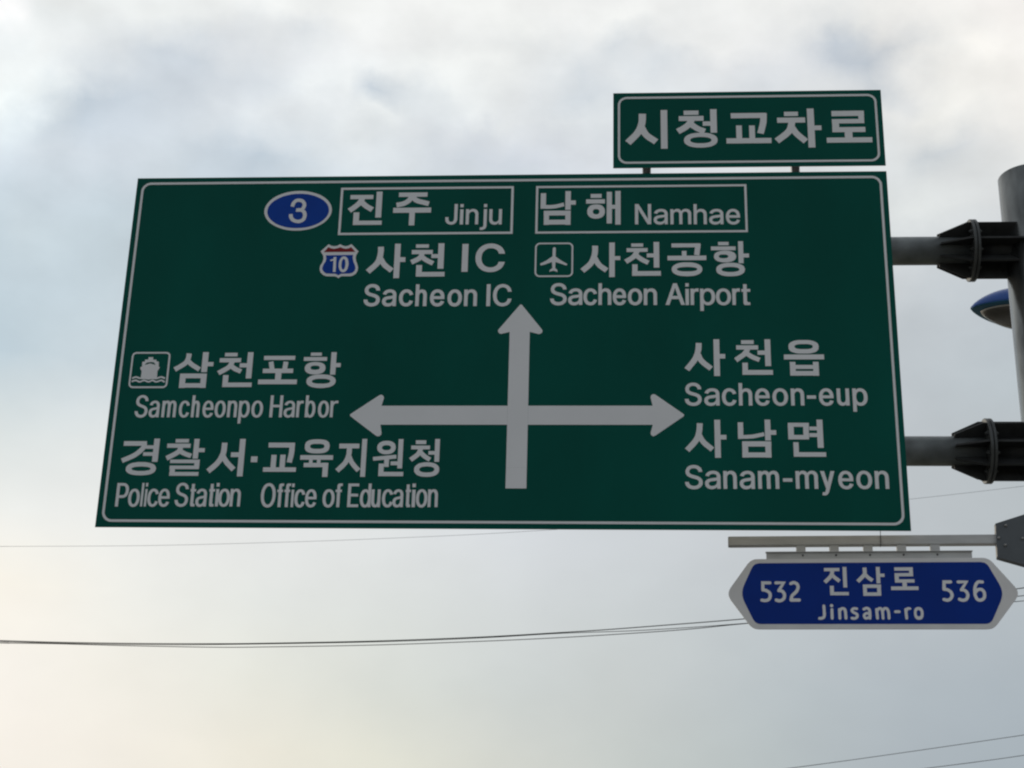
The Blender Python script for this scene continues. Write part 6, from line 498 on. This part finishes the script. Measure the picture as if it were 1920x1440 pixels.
def inside(p, poly):
    x, y = p; c = False; j = len(poly) - 1
    for i in range(len(poly)):
        a, b = poly[i], poly[j]
        if (a[1] > y) != (b[1] > y) and x < (b[0] - a[0]) * (y - a[1]) / (b[1] - a[1]) + a[0]: c = not c
        j = i
    return c
def wind(p, poly):
    x, y = p; n = 0
    for i in range(len(poly)):
        a, b = poly[i - 1], poly[i]
        if (a[1] <= y) != (b[1] <= y):
            s = (b[0] - a[0]) * (y - a[1]) - (x - a[0]) * (b[1] - a[1])
            if b[1] > a[1] and s < 0 : n += 1
            if b[1] <= a[1] and s > 0: n -= 1
    return n
def covered(p, s):
    if s[0] == 'glyph': return sum(wind(p, q) for q in s[1:]) != 0
    return wind(p, s[0]) != 0 and not any(inside(p, h) for h in s[1:])
def sheet(name, shapes, place, back, thick, m, parent):
    """union of outlines (mm) as one flat film or plate: shapes = [[outline, hole, ...], ...]; place(x, z, depth) -> point; its face lies at -back"""
    vs, es = [], []
    for sh in shapes:
        for lp in sh:
            if lp == 'glyph': continue
            s0 = len(vs); vs += [Vector((float(a), float(b))) for a, b in lp]
            es += [(s0 + i, s0 + (i + 1) % len(lp)) for i in range(len(lp))]
    ov, oe, of, *_ = delaunay_2d_cdt(vs, es, [], 0, 0.02)
    boxes = []
    for s in shapes:
        pts = [p for q in s if q != 'glyph' for p in q]
        boxes.append((min(p[0] for p in pts), max(p[0] for p in pts), min(p[1] for p in pts), max(p[1] for p in pts)))
    keep = []
    for f in of:
        c = sum((ov[i] for i in f), Vector((0, 0))) / len(f)
        for s, b in zip(shapes, boxes):
            if b[0] <= c.x <= b[1] and b[2] <= c.y <= b[3] and covered(c, s):
                keep.append(f); break
    bm = bmesh.new(); fr = {}; bk = {}
    def vf(i):
        if i not in fr: fr[i] = bm.verts.new(place(ov[i].x / 1000, ov[i].y / 1000, -back - thick))
        return fr[i]
    def vb(i):
        if i not in bk: bk[i] = bm.verts.new(place(ov[i].x / 1000, ov[i].y / 1000, -back))
        return bk[i]
    cnt = {}
    for f in keep:
        f = list(f)
        ar = sum(ov[f[i]].x * ov[f[(i + 1) % len(f)]].y - ov[f[(i + 1) % len(f)]].x * ov[f[i]].y for i in range(len(f)))
        if ar < 0: f.reverse()
        bm.faces.new([vf(i) for i in f])
        for i in range(len(f)): cnt[(f[i], f[(i + 1) % len(f)])] = 1
    for a, b in cnt:
        if (b, a) not in cnt: bm.faces.new((vf(b), vf(a), vb(a), vb(b)))
    me = bpy.data.meshes.new(name); bm.to_mesh(me); bm.free()
    return link(name, me, m, parent)
def glyph(ch, x0, x1, zb, zc, stem, bar):
    """outline of a Latin letter fitted between x0 and x1, with strokes about stem / bar wide (mm)"""
    if ch in 'Il': return [[[[x0, zb], [x1, zb], [x1, zc], [x0, zc]]]]
    if ch == '-':
        h = (zc - zb); z = zb + h * .30
        return [[[[x0, z], [x1, z], [x1, z + bar], [x0, z + bar]]]]
    h = zc - zb
    if ch == 'i': a = zb + h * .74; return [[[[x0, zb], [x1, zb], [x1, a], [x0, a]]], [[[x0, zc - h * .155], [x1, zc - h * .155], [x1, zc], [x0, zc]]]]
    if ch in 'tf':
        wd = x1 - x0; xh = zb + h * .74; b = bar * .9; r = stem * .55
        xs = x0 + (wd - stem) * (.34 if ch == 't' else .42); xe = xs + stem
        cross = [[[x0, xh - b], [x1 if ch == 't' else x0 + wd * .92, xh - b], [x1 if ch == 't' else x0 + wd * .92, xh], [x0, xh]]]
        if ch == 't':
            return [cross, [[[xs, zb + r], [xs + r * .5, zb], [x1 - wd * .03, zb], [x1 - wd * .03, zb + b], [xe + r * .4, zb + b], [xe, zb + b + r * .6], [xe, zc - h * .04], [xs, zc - h * .04]]]]
        return [cross, [[[xs, zb], [xe, zb], [xe, zc - b - r * .5], [xe + r * .5, zc - b], [x1, zc - b], [x1, zc], [xs + r * 1.2, zc], [xs + r * .35, zc - r * .4], [xs, zc - r * 1.3]]]]
    lp = GLYPHS[ch]; capu = 509.
    if ch == 'j': lp = [max(lp, key=lambda q: max(p[1] for p in q) - min(p[1] for p in q))]
    u0 = min(p[0] for q in lp for p in q); u1 = max(p[0] for q in lp for p in q)
    ku = (zc - zb) / capu
    ez = max((bar - 57 * ku) / 2, 0); kz = (zc - zb - 2 * ez) / capu
    kx = (x1 - x0) / (u1 - u0)
    ex = max((stem - 62 * kx) / 2, -1); kx = (x1 - x0 - 2 * ex) / (u1 - u0)
    ex = max((stem - 62 * kx) / 2, -1); kx = (x1 - x0 - 2 * ex) / (u1 - u0)
    def area(r): return sum(r[i][0] * r[(i + 1) % len(r)][1] - r[(i + 1) % len(r)][0] * r[i][1] for i in range(len(r))) / 2
    sg = 1 if area(max(lp, key=lambda q: abs(area(q)))) > 0 else -1
    res = []
    for q in lp:
        r = []; n = len(q); P = [Vector((x0 + ex + (p[0] - u0) * kx, zb + ez + p[1] * kz)) for p in q]
        for i in range(n):
            d1 = (P[i] - P[i - 1]).normalized(); d2 = (P[(i + 1) % n] - P[i]).normalized()
            na = Vector((d1.y, -d1.x)) * sg; nb = Vector((d2.y, -d2.x)) * sg; s = na + nb
            if s.length < .3: s = na
            s = s / max(s.dot(na), .6)
            r.append(P[i] + Vector((s.x * ex, s.y * ez)))
        res.append(r)
    outer = max(res, key=lambda r: abs(area(r)))
    shapes = [['glyph'] + res]
    if ch == 'j':
        xa = max(p.x for p in outer); xs = xa - stem
        shapes.append([[[xs, zc - h * .155], [xa, zc - h * .155], [xa, zc], [xs, zc]]])
    return shapes
def artwork(art, place, parent, base, lift=.0012):
    last = parent
    for name, label, m, level, shapes, letters in art:
        sub = name.startswith('@')
        for g in letters: shapes = shapes + glyph(*g)
        o = sheet(name.lstrip('@'), shapes, place, base + lift * (level - 1) + .0002, lift - .0002, m, last if sub else parent)
        if label: o['label'] = label
        if not sub: last = o

# ------------------------------------------------------------------ the ground
def sheet_z(name, x0, x1, y0, y1, z, m, nx=1):
    bm = bmesh.new(); vs = [bm.verts.new(p) for p in ((x0, y0, z), (x1, y0, z), (x1, y1, z), (x0, y1, z))]; bm.faces.new(vs)
    o = from_bm(name, bm, m); o['kind'] = 'structure'; return o
sheet_z('ground', -2500, 2500, -2500, 2500, -.06, 'grass')
sheet_z('road', -12.0, 2.6, -300, 300, 0, 'asphalt')
o = box('kerb', (2.6, 2.78, -300, 300, -.05, .14), 'concrete', bev=.01); o['kind'] = 'structure'
o = box('pavement', (2.784, 6.0, -300, 300, -.05, .13), 'concrete'); o['kind'] = 'structure'
bm = bmesh.new()
for k in range(-20, 21):
    for xx in (-1.0, -4.4, -7.8): 
        vs = [bm.verts.new(p) for p in ((xx - .07, k * 8, .004), (xx + .07, k * 8, .004), (xx + .07, k * 8 + 3, .004), (xx - .07, k * 8 + 3, .004))]; bm.faces.new(vs)
o = from_bm('road_markings', bm, 'paint'); o['kind'] = 'structure'

# ------------------------------------------------------------------ the sign pole with its two arms
PX, PY, PR = 3.485, .25, .205
pole = empty('sign_pole', (PX, PY, .13), 'thick round galvanised steel pole with two flanged arms carrying the green signs', 'pole')
def rel(o, loc): return Vector(o) - Vector(loc)
top = 2.532 + Z0
bm = bmesh.new(); lathe(bm, [(PR, 0), (PR, top - .13), (PR - .004, top - .126)], seg=64)
shaft = from_bm('shaft', bm, 'galv', pole, True)
for p in shaft.data.polygons: p.use_smooth = abs(p.normal.z) < .5
bm = bmesh.new(); lathe(bm, [(PR - .006, top - .126), (PR - .02, top - .122), (PR * .6, top - .116), (.02, top - .114)], seg=64); from_bm('cap', bm, 'galv', pole)
bm = bmesh.new(); lathe(bm, [(.36, 0.001), (.36, .03)], seg=40); from_bm('base_plate', bm, 'galv', pole)
def rib_shape(pts, holes=()): return [[pts] + list(holes)]
def make_arm(z, xs):
    """z height, xs: left end of the ribs, flange plane"""
    xl, xf = xs
    bm = bmesh.new(); lathe(bm, [(.094, -1.9), (.094, xf - .018)], 'X', (-PX, 0, 0), 40)
    a = from_bm('arm', bm, 'arm', pole, True); a.location = (0, 0, z - .13)
    for p in a.data.polygons: p.use_smooth = abs(p.normal.x) < .5
    bm = bmesh.new(); lathe(bm, [(.094, xf + .018), (.094, PX)], 'X', (-PX, 0, 0), 40); from_bm('stub', bm, 'dark', a, True)
    for k, dx in enumerate((-.021, .0015)):
        bm = bmesh.new(); lathe(bm, [(.202, xf + dx), (.206, xf + dx + .003), (.206, xf + dx + .0165), (.202, xf + dx + .0195)], 'X', (-PX, 0, 0), 48); from_bm('flange', bm, 'ring', a)
    def plate(name, pts, th, ang):
        # pts (x, radius) in mm; plate lies in the plane through the arm's axis turned by ang
        ca, sa = math.cos(ang), math.sin(ang)
        def place(x, r, d):
            return Vector((x - PX, -ca * r - sa * (d + th / 2), sa * r - ca * (d + th / 2)))
        vs = []; bm = bmesh.new()
        return place
    hole = [[(xf + .19) * 1000 + 8 * math.cos(t), 150 + 8 * math.sin(t)] for t in [k * math.pi / 4 for k in range(8)]]
    for k in range(8):
        ang = k * math.pi / 4
        ca, sa = math.cos(ang), math.sin(ang); th = .012
        def place(x, r, d, ca=ca, sa=sa):
            return Vector((x - PX, -ca * r - sa * (d), sa * r - ca * (d)))
        L_ = [[xl * 1000, 88], [xf * 1000 - 21, 88], [xf * 1000 - 21, 196], [xf * 1000 - 45, 196], [xl * 1000, 118]]
        R_ = [[xf * 1000 + 21, 88], [PX * 1000 - (40 if k == 2 else 60), 88], [PX * 1000 - (40 if k == 2 else 60), 196 if k != 2 else 150], [xf * 1000 + 300, 196], [xf * 1000 + 21, 196]]
        for pts, hs in ((L_, []), (R_, [hole] if k in (6, 0) else [])):
            o = sheet('rib', [[pts] + hs], place, -.006, .012, 'dark', a)
            # close the far face of the plate
            bm = bmesh.new(); bm.from_mesh(o.data); bmesh.ops.holes_fill(bm, edges=[e for e in bm.edges if e.is_boundary], sides=0)
            bmesh.ops.recalc_face_normals(bm, faces=bm.faces); bm.to_mesh(o.data); bm.free()
        b_ang = ang + math.pi / 8
        for sgn in (-1, 1):
            bm = bmesh.new()
            lathe(bm, [(.013, 0), (.013, .012), (.007, .0125), (.007, .02)] if sgn > 0 else [(.013, 0), (.013, -.012), (.007, -.0125), (.007, -.02)], 'X', (xf - PX + sgn * .0212, -math.cos(b_ang) * .165, math.sin(b_ang) * .165), 6)
            from_bm('bolt', bm, 'ring', a)
    return a
make_arm(1.997 + Z0, (2.845, 3.062))
make_arm(.598 + Z0, (2.837, 3.050))

# ------------------------------------------------------------------ the big green direction sign
H = 2458 / 1000
sign = empty('direction_sign', (0, 0, Z0), 'large dark green overhead sign with three white arrows and Korean and Latin place names', 'road sign')
box('panel', (-2.5, 2.5, .0011, .005, 0, H), 'alu', sign)
box('green_face', (-2.5, 2.5, 0, .001, 0, H), 'green', sign)
for k in range(3):
    x = (-1.7, 0, 1.7)[k]
    box('stiffener', (x - .04, x + .04, .005, .05, .12, H - .12), 'alu', sign)
for z in (.598, 1.997):
    for x in (-1.7, 0, 1.7):
        bm = bmesh.new(); lathe(bm, [(.115, -.03), (.115, .03)], 'X', (x, PY, z), 24); from_bm('pipe_clamp', bm, 'ring', sign)
        box('clamp_foot', (x - .03, x + .03, .051, .16, z - .05, z + .05), 'ring', sign)
flat = lambda x, z, d: Vector((x, d, z))
artwork(MAIN_ART, flat, sign, 0.0)

# ------------------------------------------------------------------ the small green sign above it
sx0, sx1, sz0, sz1 = [v / 1000 for v in [710,2499,2501,3078]]
small = empty('intersection_sign', ((sx0 + sx1) / 2, 0, Z0 + sz0), 'small dark green sign with five white Korean syllables standing above the big sign', 'road sign')
ox = (sx0 + sx1) / 2; oz = sz0
box('panel', (sx0 - ox, sx1 - ox, .0011, .005, 0, sz1 - oz), 'alu', small)
box('green_face', (sx0 - ox, sx1 - ox, 0, .001, 0, sz1 - oz), 'green', small)
for xa, xb in ((.904, .955), (1.884, 1.935)):
    bm = bmesh.new()
    box_bm(bm, xa - ox, xa - ox + .005, .006, .075, -.5, .5); box_bm(bm, xa - ox + .005, xb - ox, .0705, .075, -.5, .5); box_bm(bm, xb - ox, xb - ox + .005, .022, .075, -.5, .5)
    from_bm('support_post', bm, 'alu', small)
artwork(SMALL_ART, lambda x, z, d: Vector((x - ox, d, z - oz)), small, 0.0)

# ------------------------------------------------------------------ the blue street name sign on its own bar
PHI, RL = rad(4), rad(-.43)
br = Vector((math.cos(PHI), -math.sin(PHI), 0)); bn = Vector((math.sin(PHI), math.cos(PHI), 0))
bu = Vector((0, 0, 1)) * math.cos(RL) - br * math.sin(RL); br = br * math.cos(RL) + Vector((0, 0, 1)) * math.sin(RL)
MB_ = Matrix((br, bn, bu)).transposed().to_4x4(); MB_.translation = Vector((3.05, .10, Z0))
blue = bpy.data.objects.new('street_name_sign', None); C.objects.link(blue); blue.matrix_world = MB_
blue['label'] = 'dark blue six sided street name sign hanging from a grey bar below the green sign'; blue['category'] = 'street sign'
art0 = BLUE_ART[0]
bplace = lambda x, z, d: Vector((x, d, z))
o = sheet('sign_board', art0[4], bplace, 0.0, .010, 'greywhite', blue)
bm = bmesh.new(); bm.from_mesh(o.data); bmesh.ops.holes_fill(bm, edges=[e for e in bm.edges if e.is_boundary], sides=0); bmesh.ops.recalc_face_normals(bm, faces=bm.faces); bm.to_mesh(o.data); bm.free()
o['label'] = art0[1]
artwork(BLUE_ART[1:], bplace, blue, .010)
box('crossbar', (-1.632, -.02, .0, .055, -.046, .012), 'alu', blue, .003)
box('bar_end_cap', (-1.635, -1.6322, .002, .053, -.044, .010), 'alu', blue)
# hanger strip: a folded channel behind the board's top edge
bm = bmesh.new(); box_bm(bm, -1.404, -.177, .0015, .005, -.20, -.094); box_bm(bm, -1.408, -.173, -.012, .020, -.0938, -.0905)
from_bm('hanger_strip', bm, 'alu', blue)
for cx in (-1.193, -.993, -.790, -.590, -.391):
    bm = bmesh.new(); box_bm(bm, cx - .028, cx + .028, .006, .012, -.135, -.0465); box_bm(bm, cx - .0285, cx - .022, .0121, .04, -.09, -.0465)
    from_bm('hanger_tab', bm, 'alu', blue)
    bm = bmesh.new(); lathe(bm, [(.006, .0014), (.006, -.004), (.004, -.006)], 'Y', (cx + .01, 0, -.112), 8); from_bm('bolt', bm, 'ring', blue)
# bracket: tapered folded box between bar and pole
o = sheet('bracket', [[[[-28, 74], [-33, -137], [330, -250], [330, 190]]]], bplace, .018, .004, 'clamp', blue)
bm = bmesh.new(); bm.from_mesh(o.data); bmesh.ops.holes_fill(bm, edges=[e for e in bm.edges if e.is_boundary], sides=0); bmesh.ops.recalc_face_normals(bm, faces=bm.faces); bm.to_mesh(o.data); bm.free()
def strip(name, p, q, y0, y1, t, m):
    p, q = Vector((p[0], 0, p[1])), Vector((q[0], 0, q[1])); d = (q - p).normalized(); n = Vector((-d.z, 0, d.x)) * t
    bm = bmesh.new(); vs = [bm.verts.new(c) for c in (p + Vector((0, y0, 0)), q + Vector((0, y0, 0)), q + n + Vector((0, y0, 0)), p + n + Vector((0, y0, 0)), p + Vector((0, y1, 0)), q + Vector((0, y1, 0)), q + n + Vector((0, y1, 0)), p + n + Vector((0, y1, 0)))]
    for f in ((0, 1, 2, 3), (7, 6, 5, 4), (0, 4, 5, 1), (1, 5, 6, 2), (2, 6, 7, 3), (3, 7, 4, 0)): bm.faces.new([vs[i] for i in f])
    return from_bm(name, bm, m, blue)
strip('bracket_flange', (-.0325, -.1365), (.330, -.2495), -.0178, .035, .004, 'clamp')
strip('bracket_flange', (-.028, .070), (.330, .1855), -.0178, .035, .004, 'clamp')
strip('bracket_edge', (-.0325, -.130), (-.0315, -.05), -.0178, .035, -.003, 'edge')
strip('bracket_edge', (-.0305, .016), (-.028, .068), -.0178, .035, -.003, 'edge')
for x, z in ((-.017, -.018), (.018, -.063), (.122, -.022), (.03, .06), (.20, -.08), (.2, .06)):
    bm = bmesh.new(); lathe(bm, [(.009, -.0222), (.009, -.028), (.005, -.033), (.001, -.034)], 'Y', (x, 0, z), 10); from_bm('bolt', bm, 'bolt', blue, True)
bm = bmesh.new(); lathe(bm, [(PR + .002, -.25), (PR + .012, -.249), (PR + .012, .189), (PR + .002, .19)], 'Z', (0, 0, 0), 48)
o = from_bm('pole_collar', bm, 'clamp', blue); o.matrix_world = Matrix.Translation((PX, PY, Z0))

# thin wire loop from the big sign over the bar
mb = lambda x, y, z: MB_ @ Vector((x, y, z))
o = tube('tie_wire', [mb(-.711, -.004, .14), mb(-.711, -.005, .06), mb(-.7125, -.006, .012), mb(-.7135, -.006, -.046), mb(-.714, .0, -.052), mb(-.714, .03, -.053)], .0022, 'cable')
o['label'] = 'thin dark vertical wire tied over the grey bar of the blue sign'; o['category'] = 'wire'

# ------------------------------------------------------------------ street lamp behind the pole
lamp = empty('street_lamp', (7.2, 6.3, .13), 'street lamp with a pointed blue shell and grey glass behind the sign pole', 'street lamp')
LZ = Z0 - .13
def P3(x, y, z): return Vector((x - 7.2, y - 6.3, z + LZ))
tipx, hl, zr = 4.331, .52, 4.212
def zc_(x): return zr - .13 * (x - tipx)
def section_loft(name, f, m, n=28, seg=28):
    bm = bmesh.new(); rings = []
    for i in range(n + 1):
        rings.append([bm.verts.new(p) for p in f(i / n, seg)])
    for a, b in zip(rings, rings[1:]):
        for k in range(len(a)): bm.faces.new((a[k], a[(k + 1) % len(a)], b[(k + 1) % len(a)], b[k]))
    bm.faces.new(rings[0]); bm.faces.new(rings[-1][::-1])
    bmesh.ops.remove_doubles(bm, verts=bm.verts, dist=.0005)
    return from_bm(name, bm, m, lamp, True)
def env(t):   # half width along the head, pointed at the left tip
    return max(math.sin(math.pi * min(max(t, 0), 1)) ** .72, .02)
def ring_(x, wv, zup, zdn, z0, seg):
    r = []
    for k in range(seg):
        a = 2 * math.pi * k / seg; q = math.sin(a)
        r.append(P3(x, 6 + wv * math.cos(a), zc_(x) + z0 + (zup if q > 0 else zdn) * q))
    return r
def shell(t, seg): e = env(t); return ring_(tipx + 2 * hl * t, .325 * e, .245 * e, .035 * e, 0, seg)
section_loft('shell', shell, 'lampblue')
def rim(t, seg): e = env(t); return ring_(tipx - .004 + 2 * (hl + .004) * t, .345 * e, .022 * e, .03 * e, -.012, seg)
section_loft('rim', rim, 'lampteal')
def trim(t, seg): e = max(math.sin(math.pi * t) ** .6, .01); return ring_(tipx + .095 + 2 * (hl - .09) * t, .288 * e, .006, .02 * e + .003, -.034, seg)
section_loft('glass_trim', trim, 'lampgrey')
def lens(t, seg): e = max(math.sin(math.pi * t) ** .6, .01); return ring_(tipx + .11 + 2 * (hl - .105) * t, .272 * e, .008, .098 * e, -.036, seg)
section_loft('glass', lens, 'lens')
tube('lamp_arm', [P3(5.3, 6, zr - .06), P3(5.9, 6.02, zr + .04), P3(6.4, 6.1, zr - .02), P3(6.9, 6.2, zr - .2), P3(7.15, 6.28, zr - .6), P3(7.2, 6.3, zr - 1.2)], .04, 'galv', lamp, 12)
bm = bmesh.new(); lathe(bm, [(.1, 0), (.06, zr + LZ - .9), (.05, zr + LZ - .88)]); from_bm('lamp_post', bm, 'galv', lamp, True)

# ------------------------------------------------------------------ overhead wires
def spline(pts, n=8):
    q = [Vector(p) for p in pts]
    a = q[0] + (q[0] - q[1]) * 14; b = q[-1] + (q[-1] - q[-2]) * 14
    q = [a] + q + [b]; q = [2 * q[0] - q[1]] + q + [2 * q[-1] - q[-2]]; o_ = []
    for i in range(1, len(q) - 2):
        for k in range(n):
            t = k / n
            o_.append(.5 * (2 * q[i] + (q[i + 1] - q[i - 1]) * t + (2 * q[i - 1] - 5 * q[i] + 4 * q[i + 1] - q[i + 2]) * t * t + (3 * q[i] - q[i - 1] - 3 * q[i + 1] + q[i + 2]) * t ** 3))
    return o_
for key, name, r, m, label, grp in (
    ('dark cable', 'overhead_cable', .0072, 'cable', 'black overhead cable, uppermost of the bundle running behind the blue street name sign', 'bundled cables behind the blue sign'),
    ('b', 'overhead_cable', .0058, 'cable', 'thin overhead cable, lowest of the bundle left of the blue street name sign', 'bundled cables behind the blue sign'),
    ('c', 'overhead_cable', .0052, 'cable', 'thin overhead cable twisting between the upper and lower cables of the bundle', 'bundled cables behind the blue sign'),
    ('thin', 'overhead_wire', .0034, 'thincable', 'faint grey wire crossing just below the bottom edge of the big green sign', None),
    ('r1', 'overhead_wire', .006, 'thincable', 'upper of two grey wires slanting across the lower right corner of the sky', 'wires in the lower right corner'),
    ('r2', 'overhead_wire', .006, 'thincable', 'lower of two grey wires slanting across the lower right corner of the sky', 'wires in the lower right corner')):
    o = tube(name, spline(WIRES[key]), r, m, None, 6)
    o['label'] = label; o['category'] = 'cable' if 'cable' in name else 'wire'
    if grp: o['group'] = grp
